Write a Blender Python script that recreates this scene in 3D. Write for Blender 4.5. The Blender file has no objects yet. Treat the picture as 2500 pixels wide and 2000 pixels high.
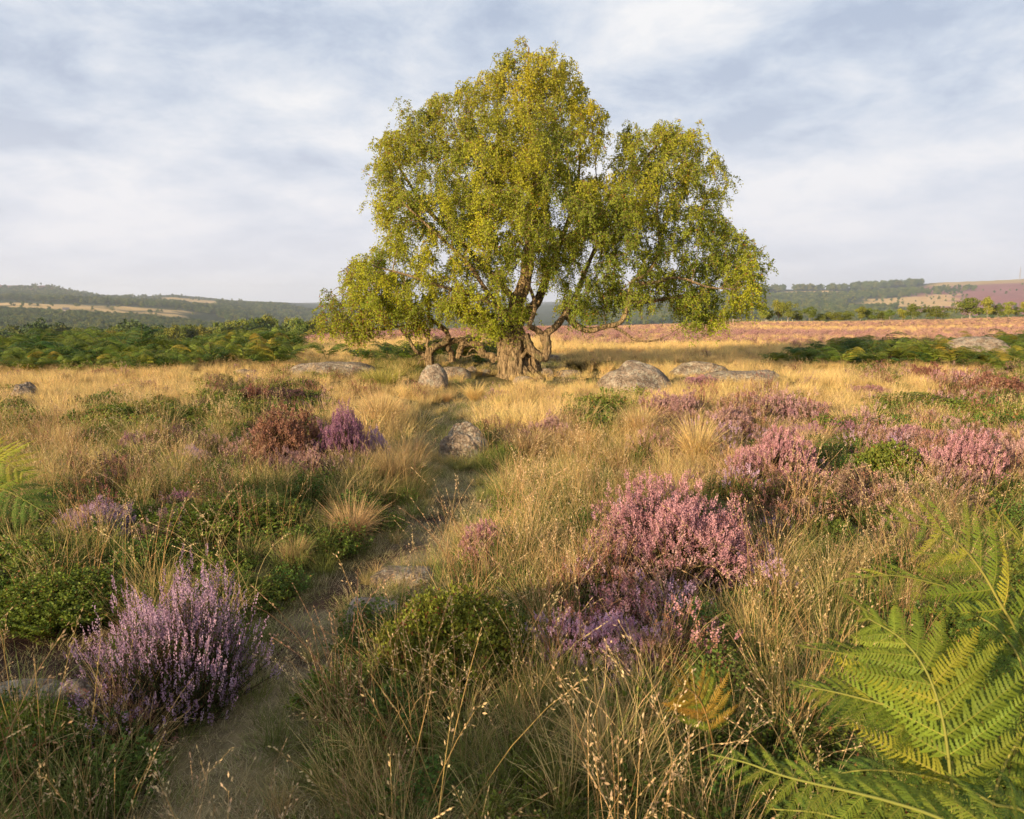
import bpy, math, random
import numpy as np
from mathutils import Vector, Matrix, Euler

C = bpy.context.scene
COL = C.collection
rad = math.radians

# ------------------------------------------------------------------ camera
PITCH = math.atan(260 / 1800)
CAM = np.array([0.0, 0.0, 1.6])
cd = bpy.data.cameras.new("camera")
cam = bpy.data.objects.new("camera", cd)
COL.objects.link(cam)
cam.location = CAM
cam.rotation_euler = (math.pi / 2 - PITCH, 0, 0)
cd.sensor_width = 36
cd.lens = 1800 / 2500 * 36
cd.clip_start = 0.05
cd.clip_end = 30000
cd.dof.use_dof = True
cd.dof.focus_distance = 7.0
cd.dof.aperture_fstop = 9.0
C.camera = cam

# ------------------------------------------------------------------ sun and sky
SUN_EL = rad(13.0)
SUN_AZ = rad(224)          # compass style: 0 = +y, 90 = +x ; the sun stands behind the camera to the left
sun_vec = Vector((math.sin(SUN_AZ) * math.cos(SUN_EL), math.cos(SUN_AZ) * math.cos(SUN_EL), math.sin(SUN_EL)))
sd = bpy.data.lights.new("sun", 'SUN')
sd.energy = 5.0
sd.angle = rad(0.6)
sd.color = (1.0, 0.77, 0.48)
so = bpy.data.objects.new("sun", sd)
COL.objects.link(so)
so.rotation_euler = sun_vec.to_track_quat('Z', 'Y').to_euler()

W = bpy.data.worlds.new("World")
C.world = W
W.use_nodes = True
nt = W.node_tree
nt.nodes.clear()


def N(t, kind, **kw):
    n = t.nodes.new(kind)
    for k, v in kw.items():
        setattr(n, k, v)
    return n


def mth(t, op, a=None, b=None, c=None, clamp=False):
    n = t.nodes.new('ShaderNodeMath')
    n.operation = op
    n.use_clamp = clamp
    for i, v in enumerate((a, b, c)):
        if v is None:
            continue
        if isinstance(v, (int, float)):
            n.inputs[i].default_value = v
        else:
            t.links.new(v, n.inputs[i])
    return n.outputs[0]


def mixc(t, f, a, b, mode='MIX'):
    n = t.nodes.new('ShaderNodeMix')
    n.data_type = 'RGBA'
    n.blend_type = mode
    for s, v in ((n.inputs[0], f), (n.inputs[6], a), (n.inputs[7], b)):
        if isinstance(v, (int, float)):
            s.default_value = v
        elif isinstance(v, (tuple, list)):
            s.default_value = (*v[:3], 1)
        else:
            t.links.new(v, s)
    return n.outputs[2]


def ramp(t, f, stops):
    n = t.nodes.new('ShaderNodeValToRGB')
    e = n.color_ramp.elements
    while len(e) > 1:
        e.remove(e[-1])
    for i, (p, c) in enumerate(stops):
        el = e[0] if i == 0 else e.new(p)
        el.position = p
        el.color = (*c, 1) if isinstance(c, tuple) else (c, c, c, 1)
    t.links.new(f, n.inputs[0])
    return n.outputs[0]


def noise_tex(t, vec, scale, detail=4, rough=0.5, dist=0.0):
    n = t.nodes.new('ShaderNodeTexNoise')
    n.inputs['Scale'].default_value = scale
    n.inputs['Detail'].default_value = detail
    n.inputs['Roughness'].default_value = rough
    n.inputs['Distortion'].default_value = dist
    if vec is not None:
        t.links.new(vec, n.inputs['Vector'])
    return n.outputs['Fac']


sky = N(nt, 'ShaderNodeTexSky', sky_type='NISHITA')
sky.sun_disc = False
sky.sun_elevation = SUN_EL
sky.sun_rotation = SUN_AZ
sky.air_density = 1.0
sky.dust_density = 1.0
tc = N(nt, 'ShaderNodeTexCoord')
sx = N(nt, 'ShaderNodeSeparateXYZ')
nt.links.new(tc.outputs['Generated'], sx.inputs[0])
zc = mth(nt, 'MAXIMUM', sx.outputs[2], 0.0)
den = mth(nt, 'ADD', zc, 0.27)
cx = N(nt, 'ShaderNodeCombineXYZ')
nt.links.new(mth(nt, 'DIVIDE', sx.outputs[0], den), cx.inputs[0])
nt.links.new(mth(nt, 'DIVIDE', sx.outputs[1], den), cx.inputs[1])
mp = N(nt, 'ShaderNodeMapping')
mp.inputs['Location'].default_value = (3.3, 7.2, 0)
mp.inputs['Rotation'].default_value = (0, 0, 0.5)
mp.inputs['Scale'].default_value = (1.0, 1.25, 1)
nt.links.new(cx.outputs[0], mp.inputs[0])
big = noise_tex(nt, mp.outputs[0], 1.25, 5, 0.5, 0.2)
mp2 = N(nt, 'ShaderNodeMapping')
mp2.inputs['Location'].default_value = (9.1, 1.7, 4)
nt.links.new(cx.outputs[0], mp2.inputs[0])
fine = noise_tex(nt, mp2.outputs[0], 4.2, 10, 0.62, 0.25)
mm = mth(nt, 'ADD', mth(nt, 'MULTIPLY', big, 0.58), mth(nt, 'MULTIPLY', fine, 0.42))
cloudc = ramp(nt, mm, [(0.40, (2.45, 2.9, 3.75)), (0.455, (3.15, 3.6, 4.35)), (0.51, (4.0, 4.3, 4.8)), (0.60, (5.3, 5.3, 5.35))])
cover = mth(nt, 'ADD', 0.80, mth(nt, 'MULTIPLY', mm, 0.3), clamp=True)
skyc = mixc(nt, cover, sky.outputs[0], cloudc)
hor = ramp(nt, zc, [(0.0, 1.0), (0.10, 0.72), (0.22, 0.25), (0.42, 0.0)])
skyc = mixc(nt, mth(nt, 'MULTIPLY', hor, 0.85), skyc, (4.95, 4.85, 5.15))
bg = N(nt, 'ShaderNodeBackground')
bg.inputs[1].default_value = 0.085
nt.links.new(skyc, bg.inputs[0])
wo = N(nt, 'ShaderNodeOutputWorld')
nt.links.new(bg.outputs[0], wo.inputs[0])

C.view_settings.view_transform = 'Standard'
C.view_settings.look = 'None'
C.view_settings.exposure = 1.08
C.view_settings.gamma = 1
C.view_settings.use_curve_mapping = False
cy = C.cycles
cy.max_bounces = 6
cy.diffuse_bounces = 3
cy.glossy_bounces = 1
cy.transmission_bounces = 3
cy.transparent_max_bounces = 6
cy.volume_bounces = 0
cy.use_adaptive_sampling = True
cy.adaptive_threshold = 0.02
cy.use_denoising = True
cy.denoiser = 'OPENIMAGEDENOISE'
cy.denoising_input_passes = 'RGB_ALBEDO_NORMAL'
cy.sample_clamp_indirect = 5
C.render.use_persistent_data = False

# ------------------------------------------------------------------ projection helpers
cP, sP = math.cos(PITCH), math.sin(PITCH)


def ray(px, py):
    a, b = (px - 1250) / 1800, (1000 - py) / 1800
    return np.array([a, cP + b * sP, -sP + b * cP])


def at(px, py, Y):
    """point seen at (px,py) standing Y metres ahead"""
    d = ray(px, py)
    return CAM + d * (Y / d[1])


def proj(x, y, z):
    dz = z - CAM[2]
    f = y * cP - dz * sP
    u = y * sP + dz * cP
    f = np.where(np.abs(f) < 1e-3, 1e-3, f)
    return 1250 + 1800 * x / f, 1000 - 1800 * u / f


# ------------------------------------------------------------------ noise in numpy
_pr = np.random.default_rng(5)
_G = _pr.random((256, 256))


def vnoise(x, y):
    xi, yi = np.floor(x).astype(int), np.floor(y).astype(int)
    fx, fy = x - xi, y - yi
    fx, fy = fx * fx * (3 - 2 * fx), fy * fy * (3 - 2 * fy)
    a, b = _G[xi & 255, yi & 255], _G[(xi + 1) & 255, yi & 255]
    c, d = _G[xi & 255, (yi + 1) & 255], _G[(xi + 1) & 255, (yi + 1) & 255]
    return (a + (b - a) * fx) * (1 - fy) + (c + (d - c) * fx) * fy


def fbm(x, y, o=4):
    s = 0.0
    a = 0.5
    for k in range(o):
        s = s + a * vnoise(x * 2 ** k + 17.3 * k, y * 2 ** k + 9.1 * k)
        a *= 0.5
    return s / (1 - 0.5 ** o)


def sst(a, b, x):
    t = np.clip((x - a) / (b - a), 0, 1)
    return t * t * (3 - 2 * t)


# ------------------------------------------------------------------ the lie of the land
TR = np.array([25, 40, 60, 90, 133, 200, 300, 500, 800, 1200, 1500, 1800, 2200, 2600, 3200, 4500, 9000.])
TX = np.array([-900, 0, 130, 250, 430, 560, 700, 850, 1250, 1770, 2050, 2300, 2500, 3600.])
TT = np.array([
    [868, 852, 846, 846, 850, 860, 878, 860, 818, 766, 744, 731, 724, 714, 690, 700, 742],
    [868, 852, 846, 846, 850, 860, 878, 860, 818, 768, 746, 732, 725, 715, 696, 705, 742],
    [868, 852, 846, 846, 850, 860, 878, 860, 820, 773, 750, 735, 730, 718, 698, 710, 742],
    [868, 852, 846, 846, 850, 860, 878, 862, 824, 780, 755, 740, 735, 731, 726, 729, 741],
    [868, 850, 845, 846, 850, 860, 876, 864, 832, 794, 768, 751, 744, 735, 724, 720, 740],
    [866, 846, 842, 843, 848, 856, 872, 862, 838, 808, 787, 770, 756, 745, 736, 733, 740],
    [856, 834, 836, 840, 844, 852, 872, 868, 850, 828, 810, 795, 775, 753, 741, 740, 740],
    [855, 826, 820, 824, 835, 848, 872, 868, 856, 840, 826, 812, 800, 785, 775, 750, 738],
    [855, 825, 804, 803, 810, 825, 845, 850, 845, 835, 825, 815, 805, 795, 780, 755, 737],
    [868, 832, 812, 798, 788, 806, 825, 828, 815, 795, 780, 765, 745, 727, 711, 712, 738],
    [872, 834, 812, 798, 787, 806, 825, 828, 815, 795, 780, 765, 742, 722, 706, 708, 738],
    [868, 832, 810, 795, 782, 797, 815, 820, 805, 785, 768, 750, 728, 708, 691, 694, 738],
    [866, 831, 807, 791, 776, 788, 808, 815, 800, 780, 760, 740, 716, 697, 682, 685, 738],
    [860, 827, 803, 786, 770, 782, 808, 815, 800, 780, 760, 738, 712, 690, 672, 675, 738.]])

# the trodden path, from the bottom of the picture to the birch
PATH_PX = [(620, 1990), (520, 1850), (560, 1700), (680, 1560), (820, 1440), (980, 1330), (1080, 1240), (1120, 1170), (1090, 1110), (1080, 1050),
           (1110, 985), (1150, 955), (1220, 935)]
PATH2_PX = [(1110, 1190), (1250, 1150), (1420, 1120), (1560, 1160)]
PATH0_PX = [(-300, 1600), (60, 1590), (250, 1640)]


def flat_pt(px, py):
    d = ray(px, py)
    t = CAM[2] / -d[2]
    return (CAM + d * t)[:2]


def seg_dist(x, y, pts):
    m = np.full(np.shape(x), 1e9)
    for (x0, y0), (x1, y1) in zip(pts[:-1], pts[1:]):
        dx, dy = x1 - x0, y1 - y0
        t = np.clip(((x - x0) * dx + (y - y0) * dy) / (dx * dx + dy * dy), 0, 1)
        m = np.minimum(m, np.hypot(x - x0 - t * dx, y - y0 - t * dy))
    return m


PATH = [flat_pt(*p) for p in PATH_PX]
PATH2 = [flat_pt(*p) for p in PATH2_PX]
PATH0 = [flat_pt(*p) for p in PATH0_PX]


DP = [flat_pt(800, 1470), flat_pt(930, 1370), flat_pt(1120, 1220)]


def path_d(x, y):
    return np.minimum(np.minimum(seg_dist(x, y, PATH), seg_dist(x, y, PATH2) + 0.1), seg_dist(x, y, PATH0))


def H(x, y):
    x = np.asarray(x, float)
    y = np.asarray(y, float)
    r = np.maximum(np.hypot(x, y), 1e-3)
    az = np.clip(np.arctan2(x, y), -1.1, 1.1)
    px = 1250 + 1800 / cP * np.tan(az)
    ix = np.clip(np.searchsorted(TX, px) - 1, 0, len(TX) - 2)
    fx = np.clip((px - TX[ix]) / (TX[ix + 1] - TX[ix]), 0, 1)
    lr = np.log(np.clip(r * np.cos(az), TR[0], TR[-1]))
    LT = np.log(TR)
    ir = np.clip(np.searchsorted(LT, lr) - 1, 0, len(TR) - 2)
    fr = np.clip((lr - LT[ir]) / (LT[ir + 1] - LT[ir]), 0, 1)
    row = (TT[ix, ir] * (1 - fx) + TT[ix + 1, ir] * fx) * (1 - fr) + (TT[ix, ir + 1] * (1 - fx) + TT[ix + 1, ir + 1] * fx) * fr
    yy = np.exp(lr)
    zf = 1.6 + (740 - row) / 1800 * 0.985 * yy
    near = (fbm(x * 0.55 + 3, y * 0.55 + 8, 3) - 0.5) * 0.26 + (fbm(x * 2.1, y * 2.1, 2) - 0.5) * 0.09
    pd = path_d(x, y)
    near = near * sst(0.1, 1.2, pd) * sst(0.0, 2.5, r) - 0.10 * (1 - sst(0.2, 0.9, pd))
    near = np.where(r > 40, 0, near)
    k = sst(15, 25, r)
    far = (fbm(x / 60, y / 60, 4) - 0.5) * np.clip((r - 150) * 0.006, 0, 12)
    return near * (1 - 0.6 * k) * (1 - sst(25, 40, r)) + zf * k + far


def ground_pt(px, py):
    d = ray(px, py)
    ts = np.exp(np.linspace(math.log(1.2), math.log(9000), 2500))
    P = CAM[None] + d[None] * ts[:, None]
    below = P[:, 2] < H(P[:, 0], P[:, 1])
    i = int(np.argmax(below)) if below.any() else len(ts) - 1
    return P[i]


# ------------------------------------------------------------------ mesh helpers
class MB:
    def __init__(s):
        s.V, s.Q, s.T, s.C, s.M, s.n = [], [], [], [], [], 0
        s.MT = []

    def add(s, V, Q=None, T=None, col=(0.5, 0.5, 0.5), mat=0):
        V = np.asarray(V, float).reshape(-1, 3)
        c = np.asarray(col, float)
        if c.ndim == 1:
            c = np.tile(c, (len(V), 1))
        s.V.append(V)
        s.C.append(c)
        if Q is not None and len(Q):
            s.Q.append(np.asarray(Q).reshape(-1, 4) + s.n)
            s.M.append(np.full(len(s.Q[-1]), mat))
        if T is not None and len(T):
            s.T.append(np.asarray(T).reshape(-1, 3) + s.n)
            s.MT.append(np.full(len(s.T[-1]), mat))
        s.n += len(V)

    def mesh(s, name, mats, smooth=False):
        V = np.concatenate(s.V)
        Cc = np.concatenate(s.C)
        Q = np.concatenate(s.Q) if s.Q else np.zeros((0, 4), int)
        T = np.concatenate(s.T) if s.T else np.zeros((0, 3), int)
        me = bpy.data.meshes.new(name)
        me.vertices.add(len(V))
        me.vertices.foreach_set('co', V.ravel())
        me.loops.add(Q.size + T.size)
        me.loops.foreach_set('vertex_index', np.concatenate([Q.ravel(), T.ravel()]).astype(np.int32))
        me.polygons.add(len(Q) + len(T))
        st = np.concatenate([np.arange(len(Q)) * 4, Q.size + np.arange(len(T)) * 3]).astype(np.int32)
        me.polygons.foreach_set('loop_start', st)
        mi = np.concatenate([np.concatenate(s.M) if s.M else np.zeros(0, int), np.concatenate(s.MT) if s.MT else np.zeros(0, int)])
        me.polygons.foreach_set('material_index', mi.astype(np.int32))
        if smooth:
            me.polygons.foreach_set('use_smooth', np.ones(len(Q) + len(T), bool))
        a = me.color_attributes.new('col', 'FLOAT_COLOR', 'POINT')
        a.data.foreach_set('color', np.concatenate([Cc, np.ones((len(V), 1))], 1).ravel())
        me.update(calc_edges=True)
        for m in (mats if isinstance(mats, (list, tuple)) else [mats]):
            me.materials.append(m)
        return me


def unit(v):
    v = np.asarray(v, float)
    return v / np.maximum(np.linalg.norm(v, axis=-1, keepdims=True), 1e-9)


def ribbons(mb, P, Wd, side, col, mat=0):
    """P (N,S,3) centre lines, Wd (N,S) half widths, side (N,3)"""
    n, S, _ = P.shape
    off = side[:, None, :] * Wd[:, :, None]
    V = np.stack([P - off, P + off], 2)          # N,S,2,3
    b = (np.arange(n) * S * 2)[:, None] + (np.arange(S - 1) * 2)[None]
    Q = np.stack([b, b + 1, b + 3, b + 2], -1)
    col = np.asarray(col, float)
    if col.ndim == 2:
        col = np.broadcast_to(col[:, None, :], (n, S, 3))
    if col.ndim == 3:
        col = np.repeat(col[:, :, None, :], 2, 2).reshape(-1, 3)
    mb.add(V, Q.reshape(-1, 4), col=col, mat=mat)


def tubes(mb, P, R, k=4, col=(0.2, 0.15, 0.1), mat=0):
    n, S, _ = P.shape
    tan = np.empty_like(P)
    tan[:, 1:-1] = P[:, 2:] - P[:, :-2]
    tan[:, 0] = P[:, 1] - P[:, 0]
    tan[:, -1] = P[:, -1] - P[:, -2]
    tan = unit(tan)
    ref = np.where(np.abs(tan[..., 2:3]) > 0.9, np.array([1., 0, 0]), np.array([0, 0, 1.]))
    ref = np.broadcast_to(ref[:, :1], tan.shape)
    a = unit(np.cross(tan, ref))
    b = np.cross(tan, a)
    th = np.arange(k) / k * 2 * math.pi
    V = P[:, :, None] + R[:, :, None, None] * (a[:, :, None] * np.cos(th)[None, None, :, None] + b[:, :, None] * np.sin(th)[None, None, :, None])
    base = (np.arange(n) * S * k)[:, None, None] + (np.arange(S - 1) * k)[None, :, None]
    j = np.arange(k)[None, None]
    j2 = (j + 1) % k
    Q = np.stack([base + j, base + j2, base + k + j2, base + k + j], -1).reshape(-1, 4)
    col = np.asarray(col, float)
    if col.ndim == 2:
        col = np.repeat(col, S * k, 0)
    mb.add(V, Q, col=col, mat=mat)


def leaves(mb, P, D, Nn, L, Wd, col, mat=0):
    """rhombic leaves: P base (N,3), D direction, Nn normal, L length, Wd half width"""
    D = unit(D)
    S = unit(np.cross(D, Nn))
    L = np.asarray(L)[:, None]
    Wd = np.asarray(Wd)[:, None]
    V = np.stack([P, P + D * L * 0.45 + S * Wd, P + D * L, P + D * L * 0.45 - S * Wd], 1)
    n = len(P)
    Q = np.arange(n * 4).reshape(n, 4)
    col = np.asarray(col, float)
    if col.ndim == 2:
        col = np.repeat(col, 4, 0)
    mb.add(V, Q, col=col, mat=mat)


def rdir(rng, n):
    return unit(rng.normal(size=(n, 3)))


def jit(rng, base, n, amt=0.25):
    """colour variation of a base albedo"""
    base = np.asarray(base, float)
    k = 1 + (rng.random((n, 1)) - 0.5) * 2 * amt
    h = 1 + (rng.random((n, 3)) - 0.5) * amt * 0.5
    return np.clip(base[None] * k * h, 0, 0.9)


# ------------------------------------------------------------------ object helpers
def tag(o, label=None, cat=None, group=None, kind=None):
    if label:
        o['label'] = label
    if cat:
        o['category'] = cat
    if group:
        o['group'] = group
    if kind:
        o['kind'] = kind
    return o


def obj(name, me, parent=None, loc=None, rz=0, sc=None, link=True):
    o = bpy.data.objects.new(name, me)
    if link:
        COL.objects.link(o)
    if parent:
        o.parent = parent
    if loc is not None:
        o.location = tuple(float(v) for v in loc)
    if rz:
        o.rotation_euler = (0, 0, rz)
    if sc is not None:
        o.scale = (sc, sc, sc) if isinstance(sc, (int, float)) else sc
    return o


# ------------------------------------------------------------------ materials
def plant_mat(name, trans=0.35, rough=0.6, spec=0.15, vary=0.3, hue=0.02):
    m = bpy.data.materials.new(name)
    m.use_nodes = True
    t = m.node_tree
    t.nodes.clear()
    at_ = N(t, 'ShaderNodeAttribute', attribute_name='col')
    oi = N(t, 'ShaderNodeObjectInfo')
    hs = N(t, 'ShaderNodeHueSaturation')
    t.links.new(at_.outputs['Color'], hs.inputs['Color'])
    t.links.new(mth(t, 'ADD', 0.5 - hue, mth(t, 'MULTIPLY', oi.outputs['Random'], 2 * hue)), hs.inputs['Hue'])
    r2 = mth(t, 'FRACT', mth(t, 'MULTIPLY', oi.outputs['Random'], 37.7))
    t.links.new(mth(t, 'ADD', 1 - vary, mth(t, 'MULTIPLY', r2, 2 * vary)), hs.inputs['Value'])
    p = N(t, 'ShaderNodeBsdfPrincipled')
    t.links.new(hs.outputs[0], p.inputs['Base Color'])
    p.inputs['Roughness'].default_value = rough
    p.inputs['Specular IOR Level'].default_value = spec
    tr = N(t, 'ShaderNodeBsdfTranslucent')
    t.links.new(hs.outputs[0], tr.inputs['Color'])
    ms = N(t, 'ShaderNodeMixShader')
    ms.inputs[0].default_value = trans
    t.links.new(p.outputs[0], ms.inputs[1])
    t.links.new(tr.outputs[0], ms.inputs[2])
    o = N(t, 'ShaderNodeOutputMaterial')
    t.links.new(ms.outputs[0], o.inputs[0])
    return m


def solid_mat(name, build, rough=0.85, spec=0.2, bump=None):
    m = bpy.data.materials.new(name)
    m.use_nodes = True
    t = m.node_tree
    p = t.nodes['Principled BSDF']
    p.inputs['Roughness'].default_value = rough
    p.inputs['Specular IOR Level'].default_value = spec
    c, h, s = build(t)
    t.links.new(c, p.inputs['Base Color'])
    if h is not None:
        b = N(t, 'ShaderNodeBump')
        b.inputs['Strength'].default_value = s[0]
        b.inputs['Distance'].default_value = s[1]
        t.links.new(h, b.inputs['Height'])
        t.links.new(b.outputs[0], p.inputs['Normal'])
    return m


def _rock(t):
    g = N(t, 'ShaderNodeNewGeometry')
    pos = g.outputs['Position']
    n1 = noise_tex(t, pos, 3.0, 8, 0.6)
    n2 = noise_tex(t, pos, 26, 4, 0.65)
    n3 = noise_tex(t, pos, 9, 5, 0.6, 0.4)
    base = ramp(t, n1, [(0.3, (0.15, 0.11, 0.08)), (0.5, (0.31, 0.235, 0.17)), (0.7, (0.46, 0.36, 0.265))])
    c = mixc(t, ramp(t, n3, [(0.52, 0.0), (0.60, 0.75)]), base, (0.40, 0.37, 0.29))
    c = mixc(t, ramp(t, n3, [(0.30, 0.7), (0.40, 0.0)]), c, (0.07, 0.065, 0.055))
    c = mixc(t, 1.0, c, ramp(t, n2, [(0.3, (0.7, 0.7, 0.7)), (0.65, (1.12, 1.1, 1.08))]), 'MULTIPLY')
    n4 = noise_tex(t, pos, 5.5, 6, 0.7, 1.2)
    crack = ramp(t, mth(t, 'ABSOLUTE', mth(t, 'SUBTRACT', n4, 0.5)), [(0.0, 0.0), (0.012, 1.0)])
    c = mixc(t, mth(t, 'MULTIPLY', mth(t, 'SUBTRACT', 1.0, crack), 0.55), c, (0.035, 0.03, 0.025))
    n5 = noise_tex(t, pos, 34, 3, 0.5)
    c = mixc(t, ramp(t, n5, [(0.60, 0.0), (0.63, 0.6)]), c, (0.44, 0.42, 0.34))
    h = mth(t, 'ADD', mth(t, 'ADD', mth(t, 'MULTIPLY', n1, 1.0), mth(t, 'MULTIPLY', n2, 0.5)), mth(t, 'MULTIPLY', crack, 0.12))
    return c, h, (1.0, 0.12)


M_rock = solid_mat('gritstone', _rock)


def _bark(t):
    at_ = N(t, 'ShaderNodeTexCoord')
    mpn = N(t, 'ShaderNodeMapping')
    mpn.inputs['Scale'].default_value = (1, 1, 0.16)
    t.links.new(at_.outputs['Object'], mpn.inputs[0])
    n1 = noise_tex(t, mpn.outputs[0], 26, 6, 0.65, 0.6)
    n2 = noise_tex(t, at_.outputs['Object'], 4.0, 4, 0.6)
    c = ramp(t, n1, [(0.34, (0.04, 0.026, 0.014)), (0.45, (0.20, 0.135, 0.07)), (0.60, (0.42, 0.30, 0.165))])
    c = mixc(t, ramp(t, n2, [(0.55, 0.0), (0.66, 0.45)]), c, (0.13, 0.14, 0.05))
    return c, n1, (1.0, 0.12)


M_bark = solid_mat('birch_bark', _bark)


def _ground(t):
    g = N(t, 'ShaderNodeNewGeometry')
    at_ = N(t, 'ShaderNodeAttribute', attribute_name='col')
    n1 = noise_tex(t, g.outputs['Position'], 14, 8, 0.7)
    n2 = noise_tex(t, g.outputs['Position'], 1.6, 5, 0.6)
    k = ramp(t, n1, [(0.3, (0.55, 0.55, 0.55)), (0.7, (1.45, 1.42, 1.38))])
    k2 = ramp(t, n2, [(0.3, (0.8, 0.82, 0.85)), (0.7, (1.2, 1.15, 1.1))])
    c = mixc(t, 1.0, mixc(t, 1.0, at_.outputs['Color'], k, 'MULTIPLY'), k2, 'MULTIPLY')
    return c, n1, (0.9, 0.04)


M_ground = solid_mat('moorland_soil', _ground, rough=0.95, spec=0.05)
M_leaf = plant_mat('birch_leaf', 0.48, 0.65, 0.08, 0.0, 0.0)
M_grass = plant_mat('dry_grass', 0.35, 0.65, 0.15, 0.22, 0.012)
M_green = plant_mat('green_leaf', 0.30, 0.55, 0.2, 0.25, 0.02)
M_heath = plant_mat('heather', 0.30, 0.8, 0.05, 0.18, 0.012)
M_fern = plant_mat('bracken_leaf', 0.35, 0.55, 0.15, 0.2, 0.015)
M_far = plant_mat('far_tree_leaf', 0.15, 0.8, 0.05, 0.25, 0.015)


# ------------------------------------------------------------------ ground sheet
GOLD = np.array([0.44, 0.30, 0.115])
PINK = np.array([0.41, 0.215, 0.165])
WOOD = np.array([0.03, 0.042, 0.014])
STRAW = np.array([0.55, 0.38, 0.17])


def ground_colour(x, y, z):
    r = np.hypot(x, y)
    px, py = proj(x, np.maximum(y, 0.1), z)
    px = np.where(y > 0.1, px, -2000 * np.sign(-x) + 1250)
    n = fbm(x * 0.8, y * 0.8, 4)
    c = np.stack([0.105 + 0.07 * n, 0.09 + 0.06 * n, 0.037 + 0.025 * n], -1)
    pd = path_d(x, y)
    dirt = np.stack([0.25 + 0.10 * n, 0.20 + 0.08 * n, 0.12 + 0.05 * n], -1)
    dspot = sst(0.4, 0.9, np.minimum(np.minimum(np.hypot(x - DP[0][0], y - DP[0][1]), np.hypot(x - DP[1][0], y - DP[1][1])), np.hypot(x - DP[2][0], y - DP[2][1])))
    dark = np.array([0.07, 0.042, 0.033])
    n2 = fbm(x * 1.7 + 50, y * 1.7, 3)
    kd = (sst(0.30, 0.48, n2) * (1 - dspot))[..., None]
    dirt = dirt * (1 - kd) + dark * kd
    k = ((1 - sst(0.08, 0.40, pd + (n2 - 0.5) * 0.5)) * (1 - 0.75 * sst(5.5, 7.5, y)) * (0.45 + 0.55 * sst(2.4, 3.2, y)))[..., None]
    c = c * (1 - k) + dirt * k
    d0 = (1 - sst(0.3, 0.8, seg_dist(x, y, PATH0) + (n2 - 0.5) * 0.3))[..., None]
    c = c * (1 - d0) + dark * d0
    # open heather moor behind the birch
    s = fbm(x * 0.10 + 40, y * 0.22 + 11, 4)
    lowgold = 1 - sst(24, 42, y + (s - 0.5) * 26)
    g = np.clip(lowgold * 1.2 + sst(0.56, 0.66, s) * 0.55, 0, 1)[..., None]
    moor = (PINK * (1 - g) + GOLD * g) * (0.75 + 0.5 * fbm(x * 0.5, y * 1.0, 3))[..., None]
    greenedge = sst(105, 118, y) * (1 - sst(126, 140, y)) * sst(1990, 2250, px) * sst(0.3, 0.5, fbm(x * 0.05, y * 0.1) + (px - 2250) / 2500)
    moor = moor * (1 - greenedge[..., None]) + np.array([0.16, 0.17, 0.03]) * greenedge[..., None]
    k = sst(19, 24, r)[..., None]
    c = c * (1 - k) + moor * k
    r = np.where(y > 0, y, r)
    # beyond the brow: woods, straw fields and the far heather hill
    far = np.broadcast_to(WOOD, c.shape).copy() * (0.8 + 0.5 * fbm(x / 9, y / 9, 3))[..., None]
    wob = (fbm(x / 170, y / 170, 3) - 0.5)
    f = sst(1360, 1390, r + wob * 160) * (1 - sst(1640, 1680, r + wob * 200)) * (1 - .8 * sst(.55, .62, fbm(x / 70 + 3, y / 25, 3))) * (1 - sst(440, 480, px + wob * 120))
    f = np.maximum(f, sst(2500, 2600, r) * (1 - sst(3000, 3100, r)) * sst(380, 420, px) * (1 - sst(545, 580, px)))
    # right-hand side fields
    px0_ = px
    px = px + wob * 160
    f = np.maximum(f, sst(1180, 1200, r) * (1 - sst(1420, 1450, r + (px - 1900) * 0.6)) * sst(1700, 1760, px) * (1 - sst(1985, 2010, px)))
    f = np.maximum(f, sst(2550, 2600, r) * (1 - sst(3000, 3050, r)) * sst(1870, 1900, px) * (1 - sst(1990, 2020, px)))
    f = np.maximum(f, sst(1700 + (2370 - px) * 0.9, 1760 + (2370 - px) * 0.9, r) * (1 - sst(2330, 2380, r)) * sst(2060, 2100, px) * (1 - sst(2330, 2370, px)))
    f = np.maximum(f, sst(2830, 2900, r) * sst(2250, 2290, px) * 0.8)
    f = (f * (0.85 + 0.3 * (fbm(x / 40, y / 40) - 0.5)))[..., None]
    hth = (sst(1250, 1350, r + wob * 200) * sst(2150, 2260, px) * (1 - sst(2850, 2950, r + wob * 120)))[..., None]
    hth = np.clip(hth + (sst(2700, 2800, r) * (1 - sst(30, 330, px)))[..., None] * 0.6, 0, 1)
    farc = far * (1 - hth) + np.array([0.27, 0.125, 0.12]) * (0.8 + 0.4 * fbm(x / 30, y / 30))[..., None] * hth
    farc = farc * (1 - f) + STRAW * f
    k = sst(140, 160, r)[..., None]
    k = np.where((px < 1250)[..., None], sst(45, 70, r + np.maximum(px - 700, 0) * -0.12)[..., None], k)
    return c * (1 - k) + farc * k


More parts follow.
